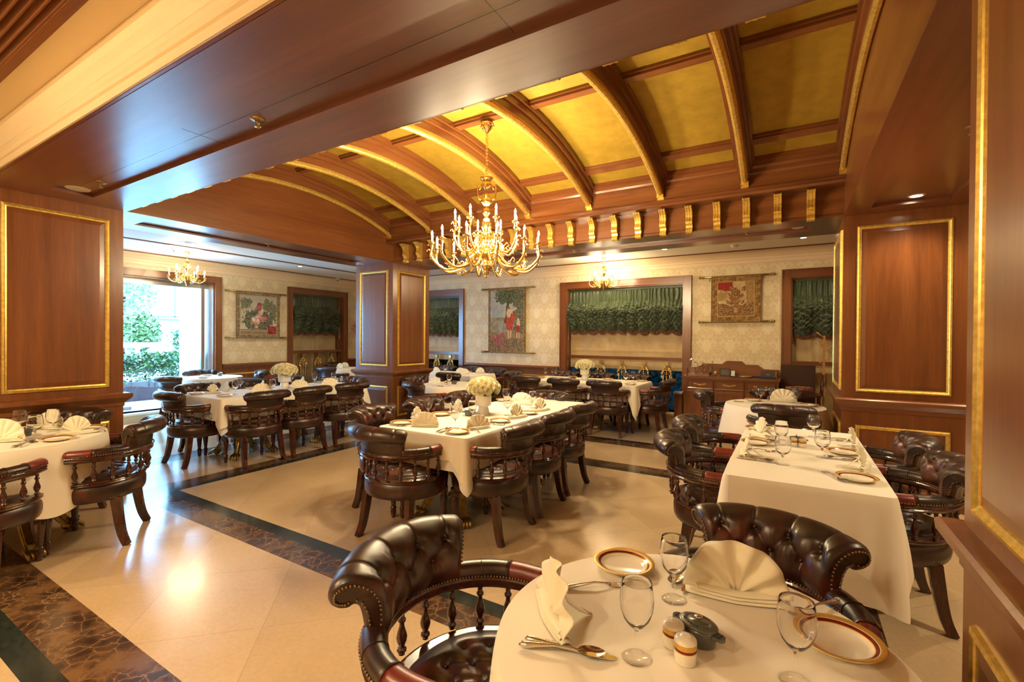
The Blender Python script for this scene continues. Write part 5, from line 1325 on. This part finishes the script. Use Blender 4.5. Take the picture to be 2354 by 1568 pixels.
for x in (SX0+.03, SX1-.03):
    m = MB(); m.lathe([(.018, .858), (.018, .875), (.010, .885), (.017, .91), (.019, .94), (.012, .96), (.018, .975), (.012, .985), (0, .995)], 'wood_z', 14, c=(x, SY+.06, 0)); rel(m).build('corner_post', r)
ST = .858
def jug(x, y, h, tall, label):
    t = thing('water_pitcher', label, 'pitcher', (x, y, ST)); m = MB(); k = h/.24
    m.lathe([(0, 0), (.045*k, 0), (.05*k, .004), (.048*k, .08*k), (.040*k, .15*k), (.032*k if tall else .045*k, .20*k), (.036*k if tall else .05*k, h), (.034*k if tall else .048*k, h), (.030*k if tall else .043*k, .20*k), (.038*k, .15*k), (.045*k, .08*k), (.045*k, .010), (0, .010)], 'pane', 24); m.build('pitcher_body', t)
    m = MB(); m.tube([(.040*k, 0, .21*k), (.085*k, 0, .19*k), (.09*k, 0, .12*k), (.05*k, 0, .06*k)], .007*k, 'drinking_glass', 8); m.build('pitcher_handle', t)
    if tall: m = MB(); m.lathe([(.036*k, h-.002), (.030*k, h+.012), (.012, h+.018), (.010, h+.03), (0, h+.032)], 'silver', 16); m.build('pitcher_lid', t)
jug(-1.30, 7.54, .235, True, 'tall glass pitcher with metal lid at the left end of the sideboard'); jug(-1.19, 7.58, .225, False, 'open glass pitcher beside the lidded one on the sideboard')
t = thing('cruet_stand', 'dark metal cruet stand with oil and vinegar on the sideboard', 'cruet stand', (-1.00, 7.56, ST)); m = MB(); m.lathe([(0, 0), (.05, 0), (.052, .006), (0, .008)], 'black_trim', 20, sx=1.3); m.tube([(0, 0, .005), (0, 0, .20), (.012, 0, .215), (0, 0, .23), (-.012, 0, .215), (0, 0, .20)], .003, 'black_trim', 6); m.build('stand', t)
for s, mt in ((-1, 'oil_dark'), (1, 'plate_gold')):
    o = thing('oil_bottle', 'small glass cruet bottle with %s contents in the stand on the sideboard' % ('dark' if s < 0 else 'golden'), 'bottle', (-1.00+s*.036, 7.56, ST+.009)); m = MB(); m.lathe([(0, 0), (.020, 0), (.022, .004), (.022, .07), (.009, .11), (.008, .145), (.006, .145), (.006, .11), (.019, .068), (.019, .004), (0, .003)], 'pane', 16); m.build('bottle_glass', o)
    m = MB(); m.lathe([(0, .004), (.0185, .004), (.0185, .06), (0, .06)], mt, 14); m.build('contents', o); m = MB(); m.lathe([(.009, .144), (.009, .152), (.006, .165), (0, .17)], 'black_trim', 10); m.build('stopper', o)
def flat(name, label, cat, loc, sz, mat, rx=0, rz=0, extra=None):
    t = thing(name, label, cat, loc, rz); m = MB(); R = Matrix.Rotation(rx, 4, 'X'); x, y, z = sz; m.box((-x/2, -y/2, 0), (x/2, y/2, z), mat, R)
    if extra: extra(m, R)
    m.build('cover', t); return t
flat('menu_holder', 'upright dark menu holder leaning on the sideboard back rail', 'menu', (-.84, 7.62, ST), (.145, .012, .115), 'folder_dark', radians(-14), extra=lambda m, R: m.box((-.06, -.007, .012), (.06, -.006, .10), 'dark_board', R))
flat('table_card', 'small upright white card beside the dark menu holder', 'card', (-.735, 7.64, ST), (.05, .004, .085), 'paper_white', radians(-10), extra=lambda m, R: m.box((-.025, 0, 0), (.025, .03, .003), 'paper_white'))
flat('phone_tray', 'small flat dark box near the front edge of the sideboard', 'box', (-.70, 7.50, ST), (.12, .07, .014), 'folder_dark')
flat('menu_book', 'navy menu book lying behind the plate on the sideboard', 'book', (-.47, 7.64, ST), (.22, .15, .016), 'folder_navy', 0, .35)
t_ = flat('menu_book', 'lowest dark menu book in the pile at the right of the sideboard', 'book', (-.275, 7.53, ST), (.21, .16, .014), 'folder_dark', 0, .03)
flat('menu_book', 'upper dark menu book in the pile at the right of the sideboard', 'book', (-.275, 7.53, ST+.015), (.205, .155, .014), 'folder_navy', 0, -.02)
def sign(m, R):
    V, F = text_mesh('H E', .024, .001); Q = Matrix.Rotation(pi/2, 4, 'X'); m.add([tuple(R @ (Q @ Vector(p)+Vector((0, -.008, .045)))) for p in V], F, 'paper_white')
flat('table_sign', 'dark wooden sign block with white lettering on the sideboard', 'sign', (-.275, 7.66, ST), (.19, .014, .10), 'dark_board', radians(-8), extra=sign)
PLATE = dinner_plate(); place_plate = placer(PLATE)
place_plate((-.56, 7.54, ST), 0, 'white side plate lying alone on the sideboard')
# dark panel, trolley with galleried trays, coat stand, side cupboard
t = thing('screen_panel', 'plain dark wooden panel standing upright right of the sideboard', 'panel', (.09, 7.70, 0)); m = MB(); m.box((-.21, -.015, .03), (.21, .015, 1.055), 'dark_board'); m.box((-.19, -.06, 0), (-.16, .06, .03), 'black_trim'); m.box((.16, -.06, 0), (.19, .06, .03), 'black_trim'); m.build('board', t)
t = thing('serving_trolley', 'dark wooden serving trolley holding round galleried trays', 'trolley', (.10, 7.24, 0)); m = MB(); m.box((-.24, -.19, .68), (.24, .19, .70), 'chair_wood'); m.build('top_shelf', t); m = MB(); m.box((-.23, -.18, .22), (.23, .18, .24), 'chair_wood'); m.build('lower_shelf', t)
for a in (-1, 1):
    for b in (-1, 1): m = MB(); m.lathe([(.010, 0), (.014, .03), (.010, .06), (.015, .2), (.010, .4), (.014, .66), (.012, .69)], 'chair_wood', 10, c=(a*.22, b*.17, 0)); m.build('trolley_leg', t)
m = MB(); m.tube([(.25, -.15, .70), (.255, -.15, .82), (.26, 0, .95), (.255, .15, .82), (.25, .15, .70)], .012, 'chair_wood', 8)
for k in range(9): m.ball((.256, -.12+.03*k, .84+.03*sin(k*1.7)), .018, 'chair_wood', 6, 5)
m.build('carved_handle', t)
def tray():
    t = thing('galleried_tray', '', 'tray'); m = MB(); m.lathe([(0, 0), (.150, 0), (.150, .004), (0, .004)], 'copper_tray', 40, sx=1.0, sy=.72); m.build('tray_base', t); m = MB(); m.lathe([(.150, .022), (.154, .022), (.154, .027), (.150, .027), (.150, .022)], 'copper_tray', 40, sy=.72)
    for k in range(44): a = 2*pi*k/44; x, y = .151*cos(a), .151*.72*sin(a); m.tube([(x, y, .002), (x, y, .024)], .0028, 'copper_tray', 5)
    m.build('gallery_rim', t); return t
pt = placer(tray())
for k, (x, y, z, lb) in enumerate(((.02, 7.21, .701, 'round pierced rim tray resting directly on the trolley'), (.11, 7.25, .729, 'pierced rim tray stacked second on the trolley'), (.10, 7.24, .757, 'topmost pierced rim copper tray on the trolley'))): pt((x, y, z), 0, lb, 'galleried trays on the trolley')
flat('paper_sheet', 'white paper sheets lying on the left end of the trolley', 'paper', (-.10, 7.30, .701), (.10, .2, .006), 'paper_white', 0, .2)
t = thing('coat_stand', 'slim light wooden coat stand with slanting pegs by the right column', 'coat stand', (.375, 7.30, 0)); m = MB(); m.box((-.012, -.012, 0), (.012, .012, 1.47), 'coat_wood'); m.build('post', t); m = MB(); m.box((-.15, -.018, 0), (.15, .018, .03), 'coat_wood'); m.box((-.018, -.15, 0), (.018, .15, .03), 'coat_wood'); m.build('cross_foot', t)
for k, (z, s) in enumerate(((1.44, -1), (1.26, 1), (1.13, 1), (1.08, -1), (.96, 1), (1.32, -1))): m = MB(); m.tube([(0, 0, z), (s*.085, -.02*s, z+.075)], .006, 'coat_wood', 7); m.build('peg', t)
t = thing('side_pedestal', 'narrow dark wood pedestal with grey top against the left end of the sideboard', 'side table', (-1.47, 7.46, 0)); m = MB(); m.box((-.055, -.06, 0), (.055, .06, .575), 'wood_z'); m.build('pedestal_body', t); m = MB(); m.box((-.07, -.08, .575), (.065, .075, .60), 'steel'); m.build('pedestal_top', t)
# ---------------------------------------------------------------- dining groups
Z = TZ+.0045
G = 'captain\'s chairs around the tables'
CHAIR = captain_chair(); put_chair = placer(CHAIR)
def chair(x, y, ox, oy, label):
    return put_chair((x, y, 0), atan2(-ox, oy), label, G)
# names used to say where things are
T1, T2, T3, T4, T5 = 'nearest round table', 'right long table', 'rose vase middle table', 'left long table', 'round left column table'
T6, T7, T8, T9 = 'round glass door table', 'small table behind the roses', 'far table below the wide window', 'round sideboard table'
T10, T11 = 'far left corner table', 'far table below the figure tapestry'

# tables and linen
KZ = 1.0373
def linen(z): return TZ+z
CG, UG = 'white tablecloths', 'white undercloths'
def under(cx, cy, w, l, seed, mat, label, drops, corner): cloth_rect('underlay_cloth', (cx, cy, TZ-.003), 0, w, l, .2, corner, False, seed, mat, label, UG, flare=.012, top=False, drops=drops, cw=.10)
round_table(-.187, 1.11, .43, 'round table under a white cloth, nearest the camera', 50)
cloth_round('tablecloth', (-.187, 1.11, TZ+.001), .44, .33, 3, 'linen_white', 'white cloth on the %s, cropped at the bottom' % T1, CG, 7, .016, rz=.5, flare=.03)
rect_table(.060, 3.40, .68, 1.58, 'long table under a white cloth beside the right column', [-.40, .40])
cloth_rect('tablecloth', (.060, 3.40, TZ+.001), 0, .70, 1.61, .27, .50, True, 11, 'linen_white', 'white cloth with a hanging corner point on the %s' % T2, CG, flare=.05, drops=[.27, .17, .2, .17], cw=.22)
under(.060, 3.40, .68, 1.58, 12, 'linen_white', 'longer white undercloth below the cloth of the %s' % T2, [.50, .22, .22, .22], .50)
rect_table(-2.30, 3.60, .82, 2.08, 'long table at the room centre under white linen and a tall rose vase', [-.58, .58])
cloth_rect('tablecloth', (-2.30, 3.60, TZ+.001), 0, .84, 2.11, 0.15, .29, True, 21, 'linen_white', 'white scalloped cloth on the %s' % T3, CG, flare=.03)
under(-2.30, 3.60, .82, 2.08, 22, 'linen_under', 'greyish undercloth below the cloth of the %s' % T3, [.235]*4, .38)
rect_table(-5.64, 3.67, .82, 1.95, 'long table at the left under white linen, before the glass doors', [-.52, .52])
cloth_rect('tablecloth', (-5.64, 3.67, TZ+.001), 0, .84, 1.98, 0.15, .30, True, 31, 'linen_white', 'white scalloped cloth on the %s' % T4, CG, flare=.03)
under(-5.64, 3.67, .82, 1.95, 32, 'linen_under', 'bluish shaded undercloth below the cloth of the %s' % T4, [.235]*4, .38)
round_table(-4.44, .913, .50, 'round table under a long white cloth beside the left column', 8)
cloth_round('tablecloth', (-4.44, .913, TZ+.001), .51, .34, 5, 'linen_white', 'long draped white cloth on the %s' % T5, CG, 6, .024, rz=.2, flare=.04)
round_table(-8.24, 4.07, .43, 'round table under a white cloth beside the glass doors')
cloth_round('tablecloth', (-8.24, 4.07, TZ+.001), .44, .25, 6, 'linen_white', 'white cloth on the %s' % T6, CG, amp=.02)
round_table(-4.21, 5.38, .45, 'small round table under a white cloth just behind the middle rose vase')
cloth_round('tablecloth', (-4.21, 5.38, TZ+.001), .46, .34, 7, 'linen_white', 'white cloth on the %s' % T7, CG, amp=.02)
rect_table(-5.56, 7.02, 1.50, .76, 'long table under a pleated white cloth below the figure tapestry', [0])
cloth_rect('tablecloth', (-5.56, 7.02, TZ+.001), 0, 1.52, .78, .19, .42, False, 41, 'linen_white', 'white cloth with a pointed corner on the %s' % T11, CG)
rect_table(-2.84, 7.10, 1.86, .88, 'long table under white linen below the broad green shaded window', [0])
cloth_rect('tablecloth', (-2.84, 7.10, TZ+.001), 0, 1.88, .90, .17, .42, True, 51, 'linen_white', 'white cloth with a long corner on the %s' % T8, CG, flare=.03)
under(-2.84, 7.10, 1.86, .88, 52, 'linen_under', 'undercloth hanging below the cloth of the %s' % T8, [.235]*4, .50)
round_table(-.145, 5.60, .45, 'small round table under a white cloth in front of the sideboard')
cloth_round('tablecloth', (-.145, 5.60, TZ+.001), .46, .30, 9, 'linen_white', 'white draped cloth on the %s' % T9, CG, 7, .03)
round_table(-8.33, 6.80, .40, 'small round table in the far left corner, half hidden by the middle column')
cloth_round('tablecloth', (-8.33, 6.80, TZ+.001), .41, .26, 10, 'linen_white', 'white cloth on the %s' % T10, CG, amp=.02)

# chairs
CC = "captain's chair"
def chairs(rows):
    for x, y, ox, oy, lb in rows: chair(x, y, ox, oy, lb)
chairs([
 (-.715, 1.05, -1, -.04, 'large buttoned %s left of the %s, cropped below' % (CC, T1)),
 (-.105, 1.53, .20, .98, 'buttoned oxblood %s behind the %s, facing us' % (CC, T1)),
 (-.355, 3.10, -1, -.06, 'nearer %s on the left of the %s' % (CC, T2)),
 (-.385, 3.77, -1, -.04, 'farther %s on the left of the %s' % (CC, T2)),
 (.44, 3.205, 1, .03, 'nearer %s on the right of the %s' % (CC, T2)),
 (.41, 3.83, 1, .02, 'farther %s on the right of the %s' % (CC, T2)),
 (-1.90, 2.885, 1, 0, '%s nearest us on the right of the %s' % (CC, T3)),
 (-1.91, 3.475, 1, .02, 'second %s along the right of the %s' % (CC, T3)),
 (-1.93, 4.055, 1, -.02, 'third %s along the right of the %s' % (CC, T3)),
 (-2.39, 2.50, 0, -1, '%s with rolled back to us, near end of the %s' % (CC, T3)),
 (-2.85, 2.86, -1, 0, 'nearest %s on the left of the %s' % (CC, T3)),
 (-2.82, 3.48, -1, .03, 'second %s on the left of the %s' % (CC, T3)),
 (-2.82, 4.10, -1, 0, 'third %s on the left of the %s' % (CC, T3)),
 (-2.33, 4.42, .05, 1, 'bluish sheened %s, far end of the %s' % (CC, T3)),
 (-5.20, 3.01, 1, 0, 'nearest of three chairs on the near side of the %s' % T4),
 (-5.195, 3.565, 1, .02, 'middle of three chairs on the near side of the %s' % T4),
 (-5.21, 4.18, 1, -.03, 'farthest of three chairs on the near side of the %s' % T4),
 (-5.715, 2.67, 0, -1, '%s with back to us, left end of the %s' % (CC, T4)),
 (-6.12, 3.00, -1, 0, 'leftmost chair on the window side of the %s' % T4),
 (-6.13, 3.62, -1, .02, 'middle chair on the window side of the %s' % T4),
 (-6.12, 4.24, -1, 0, 'chair behind the vase, window side of the %s' % T4),
 (-5.56, 4.46, 0, 1, '%s at the column end of the %s' % (CC, T4)),
 (-4.155, 1.295, .57, .82, '%s pulled out at the right of the %s' % (CC, T5)),
 (-4.03, .70, .73, -.68, '%s cropped by the left edge, at the %s' % (CC, T5)),
 (-4.77, 1.23, -.80, .60, '%s against the panelling behind the %s' % (CC, T5)),
 (-7.93, 3.52, .30, -.95, 'bluish %s seen from behind at the %s' % (CC, T6)),
 (-8.52, 4.12, -1, .12, 'buttoned %s facing us behind the %s' % (CC, T6)),
 (-8.05, 4.48, .35, .93, '%s seen side on at the %s' % (CC, T6)),
 (-4.24, 4.93, -.35, -.94, 'smooth backed %s in front of the %s' % (CC, T7)),
 (-4.74, 5.42, -1, .08, 'buttoned %s beside the column at the %s' % (CC, T7)),
 (-4.98, 6.50, 0, -1, 'dark %s with back to us at the %s' % (CC, T11)),
 (-6.17, 7.42, -.10, 1, 'left of three buttoned chairs behind the %s' % T11),
 (-5.60, 7.44, 0, 1, 'middle of three buttoned chairs behind the %s' % T11),
 (-4.99, 7.43, .05, 1, 'right of three buttoned chairs behind the %s' % T11),
 (-3.56, 6.655, -.02, -1, 'left of three chairs with backs to us, %s' % T8),
 (-2.92, 6.655, 0, -1, 'middle of three chairs with backs to us, %s' % T8),
 (-2.29, 6.655, .02, -1, 'right of three chairs with backs to us, %s' % T8),
 (-3.47, 7.49, -.02, 1, 'left chair on the window side of the %s' % T8),
 (-2.84, 7.49, 0, 1, 'middle chair on the window side of the %s' % T8),
 (-2.22, 7.49, .02, 1, 'right chair on the window side of the %s' % T8),
 (-3.97, 7.12, -1, .05, '%s at the left end of the %s' % (CC, T8)),
 (-1.83, 7.08, 1, 0, 'side on %s at the right end of the %s' % (CC, T8)),
 (-.06, 5.24, .02, -1, '%s with wide dark back to us, %s' % (CC, T9)),
 (-.58, 5.82, -1, 0, '%s on the left of the %s' % (CC, T9)),
 (-.16, 6.10, 0, 1, '%s on the sideboard side of the %s' % (CC, T9)),
 (-7.98, 6.28, .25, -1, 'dark smooth backed chair at the %s' % T10),
 (-8.70, 7.02, -1, .3, 'buttoned chair in the corner behind the %s' % T10)])

# vases of roses
put_vase = placer(rose_bouquet())
put_vase((-2.349, 3.433, Z), 0, 'tall dome of cream roses in a white footed vase on the middle table', 'rose vases')
put_vase((-5.736, 3.734, Z), 1.1, 'flatter dome of cream roses in a white vase on the left long table', 'rose vases', (1.08, 1.08, .98))
put_vase((-2.904, 7.188, Z), 2.3, 'cream rose dome in a white vase on the far table below the broad window', 'rose vases', (1.05, 1.05, 1.0))

# napkins
FAN, SOFT, POINT = placer(fan_napkin('fan')), placer(fan_napkin('soft')), placer(fan_napkin('point'))
GN = 'folded linen napkins'
def nap(P, x, y, deg, label, sc=1): P((x*KZ, y*KZ, Z), radians(deg), label, GN, sc)
nap(SOFT, -.475, .995, -48, 'tall looped cream napkin at the left edge of the %s' % T1, 1.15)
nap(SOFT, -.115, 1.315, 12, 'wide fanned cream napkin at the back of the %s' % T1, 1.25)
nap(POINT, .325, 2.95, 75, 'pointed napkin on the right side of the %s, nearer us' % T2, 1.1)
nap(POINT, .345, 3.56, 78, 'pointed napkin on the right side of the %s, farther off' % T2, 1.1)
nap(POINT, -.215, 2.97, -80, 'pointed napkin on the left side of the %s, nearer us' % T2, 1.1)
nap(POINT, -.175, 3.60, -60, 'taller pointed napkin on the left side of the %s, farther off' % T2, 1.2)
nap(FAN, -2.31, 2.62, 25, 'wide fan napkin at the near end of the %s' % T3, 1.05)
nap(FAN, -1.93, 2.76, 62, 'fan napkin nearest on the right side of the %s' % T3)
nap(POINT, -1.92, 3.30, 70, 'fan napkin second along the right side of the %s' % T3, 1.1)
nap(POINT, -1.93, 3.74, 68, 'fan napkin farthest along the right side of the %s' % T3, 1.1)
nap(FAN, -2.56, 2.80, -25, 'fan napkin nearest on the left side of the %s' % T3)
nap(FAN, -2.56, 3.34, -30, 'fan napkin second along the left side of the %s' % T3)
nap(FAN, -2.28, 4.00, 15, 'large fan napkin toward the far end of the %s' % T3, 1.15)
nap(POINT, -5.66, 2.80, 30, 'small folded napkin nearest the left end of the %s' % T4)
nap(FAN, -5.76, 3.00, -10, 'wide fan napkin near the left end of the %s' % T4, 1.1)
nap(FAN, -5.22, 3.12, 60, 'fan napkin behind the nearest chair of the %s' % T4, 1.1)
nap(FAN, -5.68, 3.40, -20, 'pale bluish napkin left of the vase on the %s' % T4)
nap(FAN, -5.28, 3.64, 55, 'fan napkin right in front of the vase on the %s' % T4, 1.1)
nap(FAN, -5.74, 4.00, -20, 'white fan napkin right of the vase on the %s' % T4)
nap(FAN, -5.19, 4.02, 55, 'cream fan napkin near the column end of the %s' % T4, 1.1)
nap(FAN, -4.17, .84, 40, 'broad fan napkin cropped by the left edge on the %s' % T5, 1.35)
nap(FAN, -4.46, 1.14, 15, 'large fan napkin at the back of the %s' % T5, 1.3)
nap(POINT, -4.08, 1.17, 70, 'crumpled pointed napkin on the right of the %s' % T5, 1.1)
nap(FAN, -.06, 5.72, 5, 'half round fan napkin on the %s' % T9, 1.3)
nap(FAN, -4.20, 4.95, 0, 'fan napkin on the %s' % T7, 1.1)
nap(FAN, -5.62, 6.66, 0, 'fan napkin at the left end of the %s' % T11)
nap(FAN, -5.16, 6.80, 10, 'white fan napkin in the middle of the %s' % T11)
nap(FAN, -4.98, 6.66, 30, 'cream fan napkin overlapping the white one on the %s' % T11)
nap(FAN, -4.90, 7.05, 0, 'fan napkin at the right end of the %s' % T11)
nap(FAN, -8.02, 6.45, 0, 'fan napkin at the front of the %s' % T10)
nap(FAN, -8.20, 6.72, 20, 'fan napkin at the back of the %s' % T10)

# glasses
TUL, GOB = placer(wine_glass('tulip')), placer(wine_glass('goblet')); GG = 'empty wine glasses'
def gls(P, x, y, label): P((x*KZ, y*KZ, Z), 0, label, GG, KZ)
gls(TUL, -.27, .965, 'empty tulip glass left of the salt shakers on the %s' % T1); gls(TUL, -.25, 1.23, 'empty tulip glass in front of the crossed knife on the %s' % T1)
gls(TUL, .015, 1.06, 'empty tulip glass before the large plate on the %s' % T1)
gls(GOB, -.03, 2.86, 'empty goblet nearest the front on the left half of the %s' % T2); gls(GOB, .16, 3.16, 'empty goblet nearest the front on the right half of the %s' % T2)
gls(GOB, .14, 3.79, 'empty goblet farthest back on the right half of the %s' % T2); gls(GOB, -.045, 3.38, 'empty goblet behind the nearest left one on the %s' % T2)
for k, (x, y, w_) in enumerate(((-2.11, 2.72, 'nearest the front edge'), (-2.17, 3.02, 'right in front of the vase foot'), (-2.07, 3.39, 'just right of the vase'), (-2.57, 2.95, 'by the nearest left napkin'), (-2.50, 3.22, 'by the second left napkin'), (-2.40, 3.90, 'behind the roses'), (-2.08, 3.86, 'by the far right plate'))):
    gls(TUL, x, y, 'empty wine glass on the %s, %s' % (T3, w_))
for x, y, w_ in ((-5.33, 2.88, 'nearest'), (-5.14, 3.20, 'clear one behind the nearest chair back'), (-5.76, 3.84, 'just right of the vase'), (-5.55, 4.05, 'second right of the vase'), (-5.40, 4.24, 'closest to the column'), (-5.74, 3.16, 'beside the window side napkin')): gls(TUL, x, y, 'wine glass on the %s, %s' % (T4, w_))
gls(GOB, -4.48, .99, 'leftmost round goblet on the %s' % T5); gls(GOB, -4.12, .98, 'round goblet in front of the grey pot on the %s' % T5); gls(GOB, -4.33, 1.12, 'round goblet in front of the large napkin on the %s' % T5)
for x, y, w_ in ((-.27, 5.66, 'leftmost'), (-.17, 5.78, 'middle'), (.05, 5.68, 'rightmost')): gls(GOB, x, y, '%s of the three goblets on the %s' % (w_, T9))
for x, y, w_ in ((-3.52, 6.98, 'leftmost of the left trio'), (-3.50, 7.20, 'rearmost of the left trio'), (-3.38, 7.08, 'rightmost of the left trio'), (-2.68, 6.78, 'beside the vase'), (-2.06, 6.68, 'front of the right pair'), (-2.04, 6.98, 'rear of the right pair')): gls(TUL, x, y, 'wine glass on the %s, %s' % (T8, w_))
gls(TUL, -3.97, 4.98, 'wine glass beside the grey pot on the %s' % T7); gls(TUL, -5.33, 6.58, 'wine glass on the %s' % T11)

# plates
GP = 'gold rimmed side plates'
def plt(x, y, label, sc=KZ, z=Z): place_plate((x*KZ, y*KZ, z), 0, label, GP, sc)
plt(-.41, 1.325, 'gold and maroon rimmed plate at the back left of the %s' % T1); plt(.095, 1.235, 'large looking gold and maroon rimmed plate at the right of the %s' % T1)
plt(.275, 2.73, 'gold and maroon rimmed plate at the near right of the %s' % T2); plt(.27, 3.32, 'rimmed plate on the right side of the %s, farther off' % T2); plt(-.185, 3.32, 'rimmed plate half behind a napkin on the left of the %s' % T2); plt(-.20, 3.86, 'rimmed plate at the far left of the %s' % T2)
for x, y, w_ in ((-2.53, 2.60, 'at the near left corner'), (-1.97, 2.57, 'at the near right corner'), (-1.95, 3.08, 'second along the right side'), (-1.95, 3.54, 'third along the right side'), (-2.54, 3.08, 'between the left side napkins'), (-2.56, 4.12, 'behind the roses')): plt(x, y, 'maroon rimmed plate on the %s, %s' % (T3, w_))
for x, y, w_ in ((-5.72, 2.66, 'nearest the left end'), (-5.26, 2.73, 'at the near corner'), (-5.74, 3.32, 'on the window side'), (-5.74, 4.28, 'near the column end')): plt(x, y, 'side plate on the %s, %s' % (T4, w_))
plt(-3.94, 1.04, 'rimmed plate at the front edge of the %s' % T5); plt(-4.22, 1.28, 'rimmed plate behind the crumpled napkin on the %s' % T5)
plt(-.34, 5.62, 'plate at the left of the %s' % T9); plt(.16, 5.50, 'plate at the right of the %s' % T9)
for x, y, w_ in ((-3.52, 6.80, 'at the left end'), (-3.12, 7.18, 'left of the vase, back row'), (-2.50, 7.16, 'right of the vase, back row'), (-1.96, 7.16, 'at the far right corner'), (-1.95, 6.54, 'at the near right corner')): plt(x, y, 'side plate on the %s, %s' % (T8, w_))
plt(-5.22, 7.10, 'side plate on the %s' % T11); plt(-8.18, 3.96, 'side plate at the back of the %s' % T6); plt(-7.80, 3.72, 'side plate at the near side of the %s' % T6)

# cutlery: (x0,y0) handle end -> (x1,y1) tip
KN, SPN, FRK = placer(knife()), placer(spoon()), placer(fork())
def cut(P, a, b, label, grp, z=0):
    P(((a[0]+b[0])/2*KZ, (a[1]+b[1])/2*KZ, Z+z), atan2(b[1]-a[1], b[0]-a[0]), label, grp)
gk, gs, gf = 'ornate silver knives', 'ornate silver spoons', 'ornate silver forks'
cut(KN, (-.49, .89), (-.31, .93), 'ornate silver knife under the spoon at the near left of the %s' % T1, gk)
cut(SPN, (-.478, .868), (-.33, .925), 'ornate silver spoon lying over a knife on the %s' % T1, gs, .003)
cut(FRK, (-.50, 1.13), (-.37, 1.235), 'silver fork between the left napkin and the plate on the %s' % T1, gf)
cut(KN, (-.20, 1.46), (-.235, 1.28), 'ornate silver knife left of the fan napkin on the %s' % T1, gk)
cut(SPN, (-.235, 1.455), (-.27, 1.30), 'silver spoon behind the back glass on the %s' % T1, gs)
cut(SPN, (.10, 1.42), (.01, 1.30), 'silver spoon seen through the front right glass on the %s' % T1, gs)
for k, (a, b, w_) in enumerate((((-.25, 2.875), (-.06, 2.865), 'nearest, on the left side'), ((.33, 3.15), (.17, 3.13), 'nearest, on the right side'), ((-.24, 3.46), (-.07, 3.43), 'farther, on the left side'), ((.34, 3.72), (.18, 3.70), 'farther, on the right side'))):
    cut(KN, a, b, 'silver knife on the %s, %s' % (T2, w_), gk); cut(SPN, (a[0], a[1]+.025), (b[0], b[1]+.03), 'silver spoon beside a knife on the %s, %s' % (T2, w_), gs, .002)
cut(FRK, (-.22, 3.10), (-.08, 3.15), 'silver fork by the nearer left plate of the %s' % T2, gf); cut(FRK, (.15, 2.80), (.22, 2.66), 'silver fork by the nearest plate of the %s' % T2, gf)
cut(SPN, (-2.10, 2.50), (-2.12, 2.68), 'silver spoon at the near edge of the %s' % T3, gs, .002); cut(KN, (-2.075, 2.50), (-2.085, 2.68), 'silver knife at the near edge of the %s' % T3, gk)
cut(FRK, (-1.86, 2.66), (-1.98, 2.72), 'silver fork right of the near right plate on the %s' % T3, gf); cut(KN, (-1.85, 2.98), (-2.02, 2.95), 'silver knife at the right edge of the %s' % T3, gk)
cut(FRK, (-2.36, 2.60), (-2.47, 2.53), 'silver fork beside the near left plate of the %s' % T3, gf); cut(KN, (-2.60, 3.20), (-2.42, 3.16), 'silver knife on the left side of the %s' % T3, gk)
cut(KN, (-5.42, 2.75), (-5.38, 2.93), 'silver knife on the %s' % T4, gk); cut(SPN, (-5.62, 4.25), (-5.80, 4.2), 'silver spoon on the %s' % T4, gs)
cut(SPN, (-3.86, .85), (-4.03, .96), 'silver spoon at the near edge of the %s' % T5, gs, .002); cut(KN, (-3.89, .83), (-4.06, .93), 'silver knife under the spoon on the %s' % T5, gk)
cut(KN, (-4.02, 1.30), (-4.14, 1.17), 'silver knife at the right edge of the %s' % T5, gk); cut(FRK, (-4.27, 1.22), (-4.40, 1.27), 'silver fork behind the goblets on the %s' % T5, gf)
cut(KN, (-.50, 5.42), (-.34, 5.45), 'silver knife at the left of the %s' % T9, gk); cut(KN, (-3.98, 4.84), (-4.12, 4.84), 'silver knife on the %s' % T7, gk)
cut(KN, (-7.86, 3.94), (-8.02, 4.0), 'silver knife on the %s' % T6, gk)

# pots and shakers
PT, SH = placer(cocotte()), placer(salt_shaker())
def pot(x, y, deg, label): PT((x*KZ, y*KZ, Z), radians(deg), label, 'small grey lidded pots')
def shk(x, y, label): SH((x*KZ, y*KZ, Z), radians(x*500), label, 'salt and pepper shakers')
pot(-.168, 1.085, -22, 'small grey lidded pot with raised lettering on the %s' % T1); shk(-.212, 1.045, 'banded porcelain shaker touching the pot on the %s' % T1); shk(-.180, 1.005, 'banded porcelain shaker in front of the pot on the %s' % T1)
pot(.04, 3.46, -10, 'small grey lidded pot on the %s' % T2); shk(.020, 3.385, 'left porcelain shaker before the pot on the %s' % T2); shk(.068, 3.385, 'right porcelain shaker before the pot on the %s' % T2)
pot(-2.32, 3.18, 20, 'grey pot at the foot of the vase on the %s' % T3); pot(-5.50, 3.36, 40, 'grey pot left of the vase on the %s' % T4); pot(-4.28, .97, 30, 'grey pot behind the goblet on the %s' % T5)
pot(-4.06, 5.20, 0, 'grey pot on the %s' % T7); shk(-4.12, 5.10, 'white shaker beside the pot on the %s' % T7); pot(-2.95, 6.82, 0, 'grey pot left of the vase on the %s' % T8)
pot(-8.02, 4.08, 0, 'grey pot on the %s' % T6); shk(-8.09, 4.14, 'white shaker beside the pot on the %s' % T6)
